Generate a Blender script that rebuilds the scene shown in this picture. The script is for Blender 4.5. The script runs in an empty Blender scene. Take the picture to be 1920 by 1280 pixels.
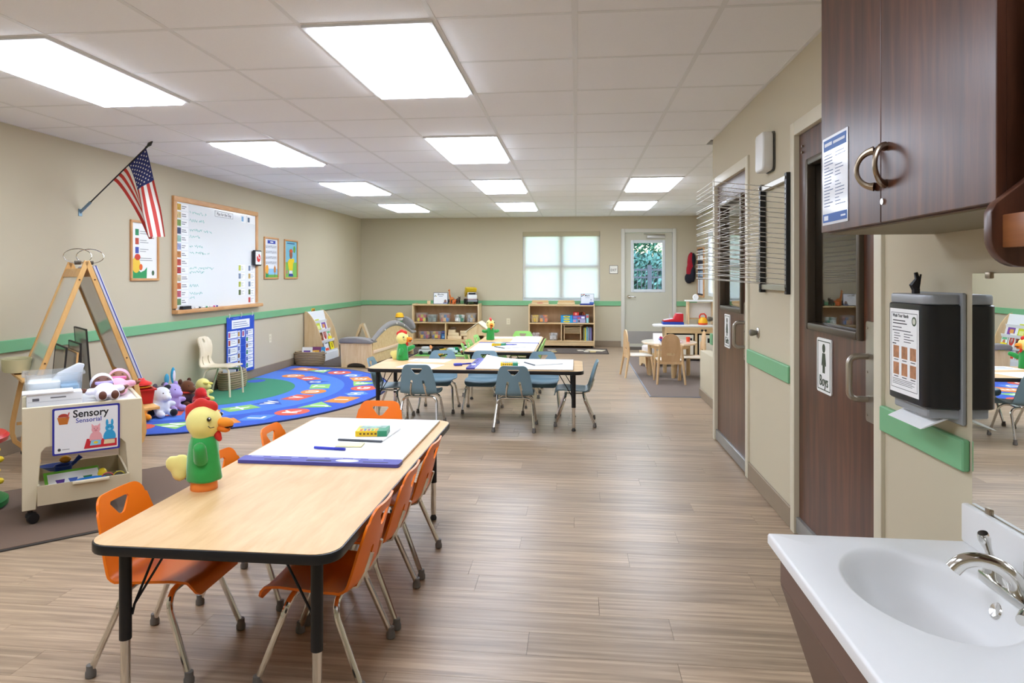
import bpy, bmesh, math, random
from mathutils import Vector, Matrix, Euler
from mathutils.geometry import delaunay_2d_cdt
random.seed(7)
scene = bpy.context.scene
COL = scene.collection
PI = math.pi
V = Vector

# ---------------------------------------------------------------- camera
cam_d = bpy.data.cameras.new('camera'); cam = bpy.data.objects.new('camera', cam_d); COL.objects.link(cam)
cam.location = (0, 0, 1.303); cam.rotation_euler = (PI/2, 0, math.radians(6.228))
cam_d.sensor_width = 36; cam_d.lens = 24.06; cam_d.shift_x = 0.0104; cam_d.shift_y = -0.0635
cam_d.clip_start = 0.05; cam_d.clip_end = 300
scene.camera = cam
# ---------------------------------------------------------------- world, sun, exposure
w = bpy.data.worlds.new('world'); scene.world = w; w.use_nodes = True
nt = w.node_tree; bg = nt.nodes['Background']
sky = nt.nodes.new('ShaderNodeTexSky'); sky.sky_type = 'NISHITA'; sky.sun_disc = False
sky.sun_elevation = math.radians(48); sky.sun_rotation = math.radians(200); sky.air_density = 1.3
nt.links.new(sky.outputs[0], bg.inputs[0]); bg.inputs[1].default_value = 0.62
sun_d = bpy.data.lights.new('sun', 'SUN'); sun = bpy.data.objects.new('sun', sun_d); COL.objects.link(sun)
sun_d.energy = 2.5; sun_d.angle = 0.02; sun_d.color = (1, .96, .9)
sun.location = (-6, -6, 12); sun.rotation_euler = (math.radians(42), 0, math.radians(-30))
scene.view_settings.view_transform = 'Standard'; scene.view_settings.look = 'None'
scene.view_settings.exposure = 1.17; scene.view_settings.gamma = 1.0; scene.view_settings.use_curve_mapping = False
PANEL = 7.0            # strength of the ceiling light diffusers

# ---------------------------------------------------------------- materials
def lin(h):
    h = h.lstrip('#'); r = []
    for i in (0, 2, 4):
        c = int(h[i:i+2], 16)/255
        r.append(c/12.92 if c <= .04045 else ((c+.055)/1.055)**2.4)
    return (*r, 1)
_m = {}
def M(col, rough=.5, metal=0, spec=.5, noise=0, nscale=8, bump=0, bscale=150, trans=0, emis=0, coat=0, alpha=1, ior=1.45, sub=0, sheen=0, stretch=(1, 1, 1), name=None):
    key = (col, rough, metal, spec, noise, nscale, bump, bscale, trans, emis, coat, alpha, ior, sub, sheen, stretch)
    if key in _m: return _m[key]
    m = bpy.data.materials.new(name or 'paint_'+col); m.use_nodes = True; _m[key] = m
    N = m.node_tree; b = N.nodes['Principled BSDF']; c = lin(col)
    b.inputs['Base Color'].default_value = c; b.inputs['Roughness'].default_value = rough
    b.inputs['Metallic'].default_value = metal; b.inputs['Specular IOR Level'].default_value = spec
    b.inputs['IOR'].default_value = ior
    if trans: b.inputs['Transmission Weight'].default_value = trans
    if coat: b.inputs['Coat Weight'].default_value = coat; b.inputs['Coat Roughness'].default_value = .1
    if alpha < 1: b.inputs['Alpha'].default_value = alpha
    if sheen: b.inputs['Sheen Weight'].default_value = sheen; b.inputs['Sheen Roughness'].default_value = .4
    if emis: b.inputs['Emission Color'].default_value = c; b.inputs['Emission Strength'].default_value = emis
    if noise or bump:
        tc = N.nodes.new('ShaderNodeTexCoord'); mp = N.nodes.new('ShaderNodeMapping'); mp.inputs['Scale'].default_value = stretch
        N.links.new(tc.outputs['Object'], mp.inputs[0])
    if noise:
        n = N.nodes.new('ShaderNodeTexNoise'); n.inputs['Scale'].default_value = nscale; n.inputs['Detail'].default_value = 5
        N.links.new(mp.outputs[0], n.inputs[0])
        mx = N.nodes.new('ShaderNodeMix'); mx.data_type = 'RGBA'; N.links.new(n.outputs[0], mx.inputs[0])
        mx.inputs[6].default_value = tuple(max(0, x*(1-noise)) for x in c[:3])+(1,)
        mx.inputs[7].default_value = tuple(min(1, x*(1+noise)) for x in c[:3])+(1,)
        N.links.new(mx.outputs[2], b.inputs['Base Color'])
    if bump:
        n2 = N.nodes.new('ShaderNodeTexNoise'); n2.inputs['Scale'].default_value = bscale; n2.inputs['Detail'].default_value = 3
        N.links.new(mp.outputs[0], n2.inputs[0])
        bp = N.nodes.new('ShaderNodeBump'); bp.inputs['Strength'].default_value = bump; bp.inputs['Distance'].default_value = .004
        N.links.new(n2.outputs[0], bp.inputs['Height']); N.links.new(bp.outputs[0], b.inputs['Normal'])
    return m
def WOOD(c1, c2, rough=.4, stretch=(1, 14, 14), scale=2.2, perobj=0, coat=0, c3=None, name='wood', wave=0):
    key = ('w', c1, c2, rough, stretch, scale, perobj, coat, c3)
    if key in _m: return _m[key]
    m = bpy.data.materials.new(name); m.use_nodes = True; _m[key] = m
    N = m.node_tree; L = N.links.new; b = N.nodes['Principled BSDF']; b.inputs['Roughness'].default_value = rough
    if coat: b.inputs['Coat Weight'].default_value = coat; b.inputs['Coat Roughness'].default_value = .12
    tc = N.nodes.new('ShaderNodeTexCoord'); mp = N.nodes.new('ShaderNodeMapping'); mp.inputs['Scale'].default_value = stretch
    src = tc.outputs['Object']
    if perobj:
        oi = N.nodes.new('ShaderNodeObjectInfo'); cm = N.nodes.new('ShaderNodeVectorMath'); cm.operation = 'MULTIPLY_ADD'
        sc = N.nodes.new('ShaderNodeCombineXYZ')
        ml = N.nodes.new('ShaderNodeMath'); ml.operation = 'MULTIPLY'; ml.inputs[1].default_value = 37.0
        L(oi.outputs['Random'], ml.inputs[0])
        for i in range(3): L(ml.outputs[0], sc.inputs[i])
        ad = N.nodes.new('ShaderNodeVectorMath'); ad.operation = 'ADD'; L(tc.outputs['Object'], ad.inputs[0]); L(sc.outputs[0], ad.inputs[1]); src = ad.outputs[0]
    L(src, mp.inputs[0])
    n = N.nodes.new('ShaderNodeTexNoise'); n.inputs['Scale'].default_value = scale; n.inputs['Detail'].default_value = 7; n.inputs['Roughness'].default_value = .62
    n.inputs['Distortion'].default_value = .35
    L(mp.outputs[0], n.inputs[0])
    r = N.nodes.new('ShaderNodeValToRGB'); r.color_ramp.elements[0].position = .33; r.color_ramp.elements[1].position = .68
    r.color_ramp.elements[0].color = lin(c1); r.color_ramp.elements[1].color = lin(c2)
    if c3:
        e = r.color_ramp.elements.new(.5); e.color = lin(c3)
    L(n.outputs[0], r.inputs[0]); out = r.outputs[0]
    if perobj:
        hs = N.nodes.new('ShaderNodeHueSaturation'); mr = N.nodes.new('ShaderNodeMapRange'); mr.inputs[3].default_value = 1-perobj; mr.inputs[4].default_value = 1+perobj
        L(oi.outputs['Random'], mr.inputs[0]); L(mr.outputs[0], hs.inputs['Value']); L(out, hs.inputs['Color']); out = hs.outputs[0]
    L(out, b.inputs['Base Color'])
    bp = N.nodes.new('ShaderNodeBump'); bp.inputs['Strength'].default_value = .06; bp.inputs['Distance'].default_value = .002
    L(n.outputs[0], bp.inputs['Height']); L(bp.outputs[0], b.inputs['Normal'])
    return m

WALL = M('cabfa4', .75, noise=.03, nscale=1.2, bump=.08, bscale=260, name='wall_paint')
GREEN = M('7cb887', .45, noise=.03, name='rail_green')
TRIMC = M('ddd5bd', .45, name='frame_cream')
BASEB = M('93826c', .55, noise=.06, name='baseboard_taupe')
CHROME = M('e0ded9', .12, 1, name='chrome')
STEEL = M('b9b4aa', .3, 1, name='brushed_steel')
NICKEL = M('a99a86', .28, 1, name='satin_nickel')
BLACK = M('18181a', .45, name='black_plastic')
DARK = M('0c0c0d', .8, name='dark_gap')
WHITE = M('f1f1ef', .5, name='white')
PAPER = M('f7f7f5', .7, name='paper')
MAPLE = WOOD('dcb888', 'ecd3a8', .38, name='maple_laminate')
MAPLEV = WOOD('dcb888', 'ecd0a2', .38, stretch=(14, 14, 1), name='maple_vertical')
BIRCH = WOOD('d9b684', 'ead0a4', .4, stretch=(9, 9, 1.2), name='birch_ply')
BIRCHX = WOOD('d6b280', 'e8cc9c', .4, stretch=(1.2, 9, 9), name='birch_ply_flat')
WALNUT = WOOD('3e2216', '6c422c', .3, stretch=(9, 9, .7), scale=2.6, c3='543121', name='walnut_laminate')
GLASS = M('ffffff', .0, trans=1, ior=1.45, name='glass')
INK = M('2b2b2d', .7, name='ink')

# ---------------------------------------------------------------- mesh builder
class B:
    def __init__(s): s.v = []; s.f = []
    def add(s, vs, fs):
        o = len(s.v); s.v += [tuple(x) for x in vs]; s.f += [tuple(i+o for i in f) for f in fs]; return s
    def box(s, x0, x1, y0, y1, z0, z1, m=None):
        vs = [V((x, y, z)) for x in (x0, x1) for y in (y0, y1) for z in (z0, z1)]
        if m: vs = [m @ q for q in vs]
        return s.add(vs, [(0, 1, 3, 2), (4, 6, 7, 5), (0, 4, 5, 1), (2, 3, 7, 6), (0, 2, 6, 4), (1, 5, 7, 3)])
    def cbox(s, c, d, m=None):
        mm = Matrix.Translation(c) @ (m if m else Matrix())
        return s.box(-d[0]/2, d[0]/2, -d[1]/2, d[1]/2, -d[2]/2, d[2]/2, mm)
    def rings(s, rs, cap0=True, cap1=True, loop=False):
        n = len(rs[0]); vs = [p for r in rs for p in r]; fs = []
        k = len(rs)
        for i in range(k if loop else k-1):
            a = i*n; c = ((i+1) % k)*n
            for j in range(n): fs.append((a+j, a+(j+1) % n, c+(j+1) % n, c+j))
        if not loop:
            if cap0: fs.append(tuple(range(n-1, -1, -1)))
            if cap1: fs.append(tuple((k-1)*n+j for j in range(n)))
        return s.add(vs, fs)
    def tube(s, pts, r, n=8, loop=False, caps=True):
        pts = [V(p) for p in pts]; k = len(pts); rs = []
        rad = r if isinstance(r, (list, tuple)) else [r]*k
        up = None
        for i, p in enumerate(pts):
            if loop: t = pts[(i+1) % k]-pts[i-1]
            else: t = pts[min(i+1, k-1)]-pts[max(i-1, 0)]
            t.normalize()
            if up is None:
                up = t.orthogonal().normalized()
            else:
                up = (up - t*up.dot(t)); up = up.normalized() if up.length > 1e-6 else t.orthogonal().normalized()
            sd = t.cross(up)
            rs.append([p+(up*math.cos(2*PI*j/n)+sd*math.sin(2*PI*j/n))*rad[i] for j in range(n)])
        return s.rings(rs, caps, caps, loop)
    def cyl(s, p0, p1, r0, r1=None, n=16):
        return s.tube([p0, p1], [r0, r0 if r1 is None else r1], n)
    def lathe(s, prof, c=(0, 0, 0), n=24, m=None, sx=1, sy=1):
        rs = []
        for r, z in prof:
            ring = [V((r*math.cos(2*PI*j/n)*sx, r*math.sin(2*PI*j/n)*sy, z)) for j in range(n)]
            if m: ring = [m @ q for q in ring]
            rs.append([q+V(c) for q in ring])
        return s.rings(rs)
    def ell(s, c, r, m=None, n=16, k=10):
        c = V(c); r = (r, r, r) if not isinstance(r, (tuple, list)) else r
        rs = []
        for i in range(k+1):
            a = -PI/2+PI*i/k; a = max(-PI/2+.02, min(PI/2-.02, a))
            ring = [V((r[0]*math.cos(a)*math.cos(2*PI*j/n), r[1]*math.cos(a)*math.sin(2*PI*j/n), r[2]*math.sin(a))) for j in range(n)]
            if m: ring = [m @ q for q in ring]
            rs.append([q+c for q in ring])
        return s.rings(rs)
    def prism(s, poly, a, b, ax='z', m=None):
        # extrude a 2D polygon along an axis (x: poly is y,z ; y: poly is x,z ; z: poly is x,y)
        def mk(p, t):
            q = {'x': V((t, p[0], p[1])), 'y': V((p[0], t, p[1])), 'z': V((p[0], p[1], t))}[ax]
            return m @ q if m else q
        return s.rings([[mk(p, a) for p in poly], [mk(p, b) for p in poly]])
    def sheet(s, outer, holes, step, fn, th):
        # flat outline with holes, meshed finely, mapped by fn(u,v)->(point), given thickness th
        pts = []; edges = []
        for lp in [outer]+list(holes):
            o = len(pts); d = []
            for i, p in enumerate(lp):
                q = lp[(i+1) % len(lp)]; L = math.dist(p, q); k = max(1, int(L/step+.5))
                d += [(p[0]+(q[0]-p[0])*t/k, p[1]+(q[1]-p[1])*t/k) for t in range(k)]
            pts += [V(x) for x in d]; edges += [(o+i, o+(i+1) % len(d)) for i in range(len(d))]
        us = [p[0] for p in outer]; vs_ = [p[1] for p in outer]
        nb = list(pts)
        x = min(us)+step/2
        while x < max(us):
            y = min(vs_)+step/2
            while y < max(vs_):
                if all((x-p[0])**2+(y-p[1])**2 > (.45*step)**2 for p in nb): pts.append(V((x, y)))
                y += step
            x += step
        r = delaunay_2d_cdt(pts, edges, [], 1, 1e-6)
        vo, fo = r[0], r[2]
        def inside(q, lp):
            c = False
            for i in range(len(lp)):
                (ax, ay), (bx_, by_) = lp[i-1], lp[i]
                if (ay > q[1]) != (by_ > q[1]) and q[0] < (bx_-ax)*(q[1]-ay)/(by_-ay)+ax: c = not c
            return c
        keep = []
        for f in fo:
            g = (sum(vo[i][0] for i in f)/len(f), sum(vo[i][1] for i in f)/len(f))
            if inside(g, outer) and not any(inside(g, h) for h in holes): keep.append(f)
        fo = keep
        P = [V(fn(p[0], p[1])) for p in vo]
        nr = [V((0, 0, 0)) for _ in P]
        for f in fo:
            n = (P[f[1]]-P[f[0]]).cross(P[f[2]]-P[f[0]])
            for i in f: nr[i] += n
        nr = [n.normalized() if n.length > 0 else V((0, 0, 1)) for n in nr]
        k = len(P); cnt = {}
        for f in fo:
            for i in range(len(f)):
                e = (f[i], f[(i+1) % len(f)]); cnt[e] = 1
        fs = [tuple(f) for f in fo]+[tuple(i+k for i in reversed(f)) for f in fo]
        for (a, b) in cnt:
            if (b, a) not in cnt: fs.append((b, a, a+k, b+k))
        return s.add([p+n*th/2 for p, n in zip(P, nr)]+[p-n*th/2 for p, n in zip(P, nr)], fs)
    def mesh(s, name, mat, bevel=0, seg=2, smooth=True, ang=35, fix=True):
        me = bpy.data.meshes.new(name); me.from_pydata(s.v, [], s.f)
        if fix or bevel:
            bm = bmesh.new(); bm.from_mesh(me)
            bmesh.ops.recalc_face_normals(bm, faces=bm.faces)
            if bevel:
                ed = [e for e in bm.edges if len(e.link_faces) == 2 and e.calc_face_angle(0) > .6]
                bmesh.ops.bevel(bm, geom=ed, offset=bevel, segments=seg, affect='EDGES', profile=.5, clamp_overlap=True)
            bm.to_mesh(me); bm.free()
        if smooth:
            me.polygons.foreach_set('use_smooth', [True]*len(me.polygons)); me.set_sharp_from_angle(angle=math.radians(ang))
        if mat: me.materials.append(mat)
        return me
    def build(s, name, mat, parent=None, bevel=0, seg=2, smooth=True, ang=35, loc=None, rot=None, label=None, kind=None):
        o = bpy.data.objects.new(name, s.mesh(name, mat, bevel, seg, smooth, ang)); COL.objects.link(o)
        if parent: o.parent = parent
        if loc: o.location = loc
        if rot: o.rotation_euler = rot
        if label: o['label'] = label
        if kind: o['kind'] = kind
        return o
def obj(name, me, parent=None, loc=None, rot=None):
    o = bpy.data.objects.new(name, me); COL.objects.link(o)
    if parent: o.parent = parent
    if loc: o.location = loc
    if rot: o.rotation_euler = rot
    return o
def tag(o, label, cat, group=None):
    o['label'] = label; o['category'] = cat
    if group: o['group'] = group
    return o
def thing(name, label, cat, loc=(0, 0, 0), rz=0, group=None, rot=None):
    o = bpy.data.objects.new(name, None); COL.objects.link(o); o.empty_display_size = .1
    o.location = loc; o.rotation_euler = rot if rot else (0, 0, rz)
    return tag(o, label, cat, group)
def struct(o, label, cat): o['kind'] = 'structure'; return tag(o, label, cat)
def tree(o, parent=None):
    c = o.copy(); COL.objects.link(c); c.parent = parent
    for ch in list(o.children): tree(ch, c)
    return c
def dup(o, loc, rz=0, label=None, group=None, sc=None):
    c = tree(o); c.location = loc; c.rotation_euler = (0, 0, rz)
    if sc: c.scale = sc
    if label: c['label'] = label
    if group: c['group'] = group
    return c
def rrect(x0, x1, y0, y1, r, n=5):
    p = []
    for cx, cy, a in ((x1-r, y0+r, -90), (x1-r, y1-r, 0), (x0+r, y1-r, 90), (x0+r, y0+r, 180)):
        for i in range(n+1):
            t = math.radians(a+90*i/n); p.append((cx+r*math.cos(t), cy+r*math.sin(t)))
    return p
def arc(cx, cy, r, a0, a1, n=8, ry=None):
    ry = r if ry is None else ry
    return [(cx+r*math.cos(math.radians(a0+(a1-a0)*i/n)), cy+ry*math.sin(math.radians(a0+(a1-a0)*i/n))) for i in range(n+1)]
def smooth_path(pts, k=5):
    P = [V(p) for p in pts]; out = []
    for i in range(len(P)-1):
        a, b, c, d = P[max(0, i-1)], P[i], P[i+1], P[min(len(P)-1, i+2)]
        for j in range(k):
            t = j/k; out.append(.5*((2*b)+(c-a)*t+(2*a-5*b+4*c-d)*t*t+(3*b-a-3*c+d)*t**3))
    return out+[P[-1]]
def smooth_rad(r, k=5): return [r[i]+(r[i+1]-r[i])*j/k for i in range(len(r)-1) for j in range(k)]+[r[-1]]
def RX(a): return Matrix.Rotation(math.radians(a), 4, 'X')
def RY(a): return Matrix.Rotation(math.radians(a), 4, 'Y')
def RZ(a): return Matrix.Rotation(math.radians(a), 4, 'Z')
_txt = {}
def text_mesh(body, size, mat, ext=.0006, align='CENTER', bold=0):
    cu = bpy.data.curves.new('lettering', 'FONT'); cu.body = body; cu.size = size; cu.extrude = ext; cu.align_x = align; cu.align_y = 'CENTER'
    cu.offset = bold; cu.resolution_u = 3
    o = bpy.data.objects.new('lettering', cu)
    COL.objects.link(o); dg = bpy.context.evaluated_depsgraph_get(); dg.update()
    me = bpy.data.meshes.new_from_object(o.evaluated_get(dg)); COL.objects.unlink(o); bpy.data.objects.remove(o); bpy.data.curves.remove(cu)
    me.materials.clear(); me.materials.append(mat); return me
def text(body, size, mat, parent, loc, rot=(0, 0, 0), ext=.0006, name='lettering', align='CENTER', bold=0, sx=1):
    key = (body, size, mat.name, ext, align, bold)
    if key not in _txt: _txt[key] = text_mesh(body, size, mat, ext, align, bold)
    o = obj(name, _txt[key], parent, loc, rot)
    if sx != 1: o.scale = (sx, 1, 1)
    return o
FACE_Y = (PI/2, 0, 0)                # print on a face that looks to -Y (towards the camera)
FACE_L = (PI/2, 0, PI/2)             # print on the left wall, looks to +X
FACE_R = (PI/2, 0, -PI/2)            # print on the right wall, looks to -X
def blob(name, shapes, mat, parent=None, voxel=.006, smooth=3, loc=None, rot=None):
    # several rounded shapes grown together into one continuous skin
    b = B()
    for sh in shapes: b.ell(*sh) if len(sh) < 4 else b.ell(*sh[:2], m=sh[2], n=sh[3])
    me = b.mesh(name, mat)
    o = bpy.data.objects.new('tmp', me); COL.objects.link(o)
    r = o.modifiers.new('r', 'REMESH'); r.mode = 'VOXEL'; r.voxel_size = voxel; r.use_smooth_shade = True
    s = o.modifiers.new('s', 'SMOOTH'); s.factor = .6; s.iterations = smooth
    dg = bpy.context.evaluated_depsgraph_get(); dg.update()
    m2 = bpy.data.meshes.new_from_object(o.evaluated_get(dg)); m2.name = name
    COL.objects.unlink(o); bpy.data.objects.remove(o)
    m2.polygons.foreach_set('use_smooth', [True]*len(m2.polygons))
    if not m2.materials: m2.materials.append(mat)
    return obj(name, m2, parent, loc, rot)
# ================================================================ the room
XL, XR, YB, YF, CZ = -4.13, 1.11, 12.85, -1.6, 2.42
XA = 2.2                       # far side of the alcove behind the restroom wall
YE = 5.74                       # where the restroom wall ends
T = .6096
# ---- floor planks
fl = B().box(XL-.1, XA+.1, YF-.1, YB+.1, -.12, -.006).build('floor', M('4b3b2e', .8, name='floor_bed'), smooth=False)
struct(fl, 'grey brown wood look plank floor of the classroom', 'floor')
PLANK = WOOD('8b7660', 'c0a88c', .34, stretch=(.6, 15, 15), scale=3.0, perobj=.12, c3='a68e74', name='vinyl_plank')
PW, PL = .152, 1.22
pm = {}
def plank_mesh(w):
    k = round(w, 3)
    if k not in pm:
        pm[k] = B().box(-w/2+.0006, w/2-.0006, -PW/2+.0006, PW/2-.0006, -.006, 0).mesh('plank', PLANK, smooth=False)
    return pm[k]
rest = B(); nrow = int((YB-YF)/PW)+1; count = 0
offs = [0, .41, .82, .2, .61, 1.02]
for r in range(nrow):
    y = YF+PW*(r+.5)
    x = XL-offs[r % 6]-(r*7 % 5)*.05
    while x < (XR if y < YE-.2 else XA):
        a, b = max(x, XL), min(x+PL, XR+.02 if y < YE-.2 else XA); x += PL
        if b-a < .02: continue
        if 1.75 < y < 8.4 and a < 1.2 and count < 300:
            obj('plank', plank_mesh(b-a), fl, ((a+b)/2, y, 0)); count += 1
        else:
            rest.box(a+.0006, b-.0006, y-PW/2+.0006, y+PW/2-.0006, -.006, 0)
rest.build('plank_field', PLANK, fl, smooth=False, kind='stuff')
# ---- ceiling: grid tees and lay-in tiles
TILE = M('f8f8f8', .9, noise=.02, nscale=90, bump=.35, bscale=330, name='ceiling_tile')
TEE = M('e9e9e7', .5, name='grid_tee')
ce = B().box(XL-.1, XA+.1, YF-.1, YB+.1, CZ+.03, CZ+.12).build('ceiling', M('8f8f8d', .9), smooth=False)
struct(ce, 'white suspended ceiling of square lay-in tiles', 'ceiling')
xs = [-.006+T*i for i in range(-7, 6)]; ys = [2.92+T*j for j in range(-8, 18)]
lights = [(-5, j) for j in (-4, 0, 4, 8, 12)]+[(-2, j) for j in (-4, 0, 4, 8, 12)]+[(1, 8), (1, 12), (1, -4)]
lit = set()
for i, j in lights: lit |= {(i, j), (i, j+1)}
def cell_ok(x0, x1, y0, y1):
    lim = XR if y0 < YE-.05 else XA
    return max(x0, XL), min(x1, lim), max(y0, YF), min(y1, YB)
tm = {}
for i in range(-7, 5):
    for j in range(-8, 17):
        if (i, j) in lit: continue
        x0, x1, y0, y1 = cell_ok(-.006+T*i, -.006+T*(i+1), 2.92+T*j, 2.92+T*(j+1))
        if x1-x0 < .03 or y1-y0 < .03: continue
        k = (round(x1-x0, 3), round(y1-y0, 3))
        if k not in tm:
            a, b = k[0]/2-.011, k[1]/2-.011
            tm[k] = B().box(-a, a, -b, b, -.0035, .014).mesh('ceiling_tile', TILE, bevel=.002, seg=1)
        obj('ceiling_tile', tm[k], ce, ((x0+x1)/2, (y0+y1)/2, CZ+.004))
for x in xs:
    if XL < x < XA: B().box(x-.012, x+.012, YF if x < XR else YE, YB, CZ-.001, CZ+.03).build('grid_runner', TEE, ce, smooth=False)
for y in ys:
    if YF < y < YB: B().box(XL, XR if y < YE else XA, y-.012, y+.012, CZ-.0005, CZ+.029).build('grid_cross_tee', TEE, ce, smooth=False)
B().box(XL, XL+.02, YF, YB, CZ-.002, CZ+.01).build('wall_angle', TEE, ce, smooth=False)
B().box(XL, XA, YB-.02, YB, CZ-.002, CZ+.01).build('wall_angle', TEE, ce, smooth=False)
B().box(XR-.02, XR, YF, YE, CZ-.002, CZ+.01).build('wall_angle', TEE, ce, smooth=False)
# ---- ceiling lights
DIFF = M('e4eeff', .5, emis=PANEL, name='light_diffuser')
lname = {-5: 'over the rug side', -2: 'over the table row', 1: 'by the alcove'}
for i, j in lights:
    x0, y0 = -.006+T*i, 2.92+T*j
    nb = {0: 'fourth row from the window wall', 4: 'third row from the window wall', 8: 'second row from the window wall', 12: 'row nearest the window wall', -4: 'row beside the sink'}[j]
    t = thing('ceiling_light', 'flat white ceiling light %s, %s' % (lname[i], nb), 'ceiling light', (x0+T/2, y0+T, CZ), 0, 'recessed ceiling lights')
    f = B()
    f.box(-T/2+.008, -T/2+.028, -T+.01, T-.01, -.012, .02); f.box(T/2-.028, T/2-.008, -T+.01, T-.01, -.012, .02)
    f.box(-T/2+.028, T/2-.028, -T+.01, -T+.03, -.012, .02); f.box(-T/2+.028, T/2-.028, T-.03, T-.01, -.012, .02)
    f.build('frame', TEE, t, smooth=False)
    a_, b_ = T/2-.028, T-.03
    B().rings([[(-a_, -b_, .012), (a_, -b_, .012), (a_, b_, .012), (-a_, b_, .012)], [(-a_, -b_, -.012), (a_, -b_, -.012), (a_, b_, -.012), (-a_, b_, -.012)], [(-a_+.012, -b_+.012, -.03), (a_-.012, -b_+.012, -.03), (a_-.012, b_-.012, -.03), (-a_+.012, b_-.012, -.03)]]).build('diffuser', DIFF, t, smooth=False)  # lens drop and sloped sides added to throw more light on the ceiling
# ---- walls
wl = B().box(XL-.12, XL, YF-.1, YB+.1, -.1, CZ+.1).build('wall_left', WALL, smooth=False)
struct(wl, 'tan painted wall with whiteboard and flag', 'wall')
W0, W1, WZ0, WZ1 = -1.0, .445, .85, 2.14          # window opening
D0, D1, DZ = .885, 1.775, 2.125                    # exit door opening
b = B(); TB = .14
b.box(XL-.12, W0, YB, YB+TB, -.1, CZ+.1).box(W1, D0, YB, YB+TB, -.1, CZ+.1).box(D1, XA+.1, YB, YB+TB, -.1, CZ+.1)
b.box(W0, W1, YB, YB+TB, WZ1, CZ+.1).box(W0, W1, YB, YB+TB, -.1, WZ0).box(D0, D1, YB, YB+TB, DZ, CZ+.1)
struct(b.build('wall_back', WALL, smooth=False), 'tan painted end wall with the shaded window and exit door', 'wall')
G0, G1, BO0, BO1, DH = 4.60, 5.62, 2.66, 3.62, 2.03   # restroom door openings in the right wall (y), height
b = B(); TR = .14
for y0, y1 in ((YF-.1, BO0), (BO1, G0), (G1, YE)): b.box(XR, XR+TR, y0, y1, -.1, CZ+.1)
for y0, y1 in ((BO0, BO1), (G0, G1)): b.box(XR, XR+TR, y0, y1, DH, CZ+.1)
struct(b.build('wall_right', WALL, smooth=False), 'cream painted restroom wall with two brown doors and drying rack', 'wall')
struct(B().box(XL-.12, XR+TR, YF-.2, YF, -.1, CZ+.1).build('wall_front', WALL, smooth=False), 'tan painted wall behind the sink end of the room', 'wall')
b = B().box(XR+TR, 3.0, YE-.12, YE, -.1, CZ+.1)
struct(b.build('wall_return', WALL, smooth=False), 'tan return wall behind the restrooms', 'wall')
A0, A1, AZ0, AZ1 = 10.7, 11.95, .97, 2.05        # alcove side window
b = B().box(XA, XA+.12, YE, A0, -.1, CZ+.1).box(XA, XA+.12, A1, YB+.1, -.1, CZ+.1).box(XA, XA+.12, A0, A1, -.1, AZ0).box(XA, XA+.12, A0, A1, AZ1, CZ+.1)
struct(b.build('wall_alcove', WALL, smooth=False), 'tan alcove side wall with a bright window', 'wall')
struct(B().box(1.345, 1.46, YE, 7.66, 0, .5).build('wall_knee', WALL, bevel=.006), 'low cream knee wall beside the play kitchen rug', 'wall')
# restroom shell behind the two doors (dim)
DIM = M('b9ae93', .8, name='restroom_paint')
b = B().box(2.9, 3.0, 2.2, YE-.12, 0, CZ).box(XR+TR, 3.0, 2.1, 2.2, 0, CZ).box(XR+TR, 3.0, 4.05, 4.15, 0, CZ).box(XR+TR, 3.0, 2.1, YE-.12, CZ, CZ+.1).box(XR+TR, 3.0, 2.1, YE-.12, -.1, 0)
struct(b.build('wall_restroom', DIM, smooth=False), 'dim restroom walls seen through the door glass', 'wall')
# ---- baseboards and chair rail
def trim(name, boxes, mat, label, bevel=.004):
    b = B()
    for q in boxes: b.box(*q)
    return struct(b.build(name, mat, bevel=bevel, seg=1), label, 'trim')
BH = .11
trim('baseboard_left', [(XL, XL+.012, YF, YB, 0, BH)], BASEB, 'taupe baseboard along the whiteboard wall')
trim('baseboard_back', [(XL+.012, D0-.06, YB-.012, YB, 0, BH)], BASEB, 'taupe baseboard under the shaded window')
trim('baseboard_alcove', [(D1+.06, XA, YB-.012, YB, 0, BH)], BASEB, 'taupe baseboard right of the exit door')
trim('baseboard_right', [(XR-.012, XR, BO1+.06, G0-.05, 0, BH)], BASEB, 'taupe baseboard between the restroom doors')
trim('baseboard_knee', [(1.333, 1.345, YE, 7.66, 0, .09)], BASEB, 'taupe baseboard on the low knee wall')
RZ0, RZ1 = .748, .838
trim('trim_1', [(XL, XL+.022, YF, YB, RZ0, RZ1)], GREEN, 'green chair rail along the whiteboard wall')
trim('trim_2', [(XL+.022, D0-.06, YB-.022, YB, RZ0+.01, RZ1+.008)], GREEN, 'green chair rail under the shaded window')
trim('trim_3', [(D1+.06, XA, YB-.022, YB, RZ0+.01, RZ1+.008)], GREEN, 'green chair rail right of the exit door')
trim('trim_4', [(XR-.022, XR, BO1+.055, G0-.06, RZ0, RZ1)], GREEN, 'green chair rail between the two restroom doors')
trim('trim_5', [(XR-.022, XR, 2.07, BO0-.055, RZ0, RZ1)], GREEN, 'green chair rail under the paper towel dispenser')
trim('trim_6', [(XR-.022, XR, G1+.055, YE+.02, RZ0, RZ1)], GREEN, 'short green chair rail end left of the girls door')
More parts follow.
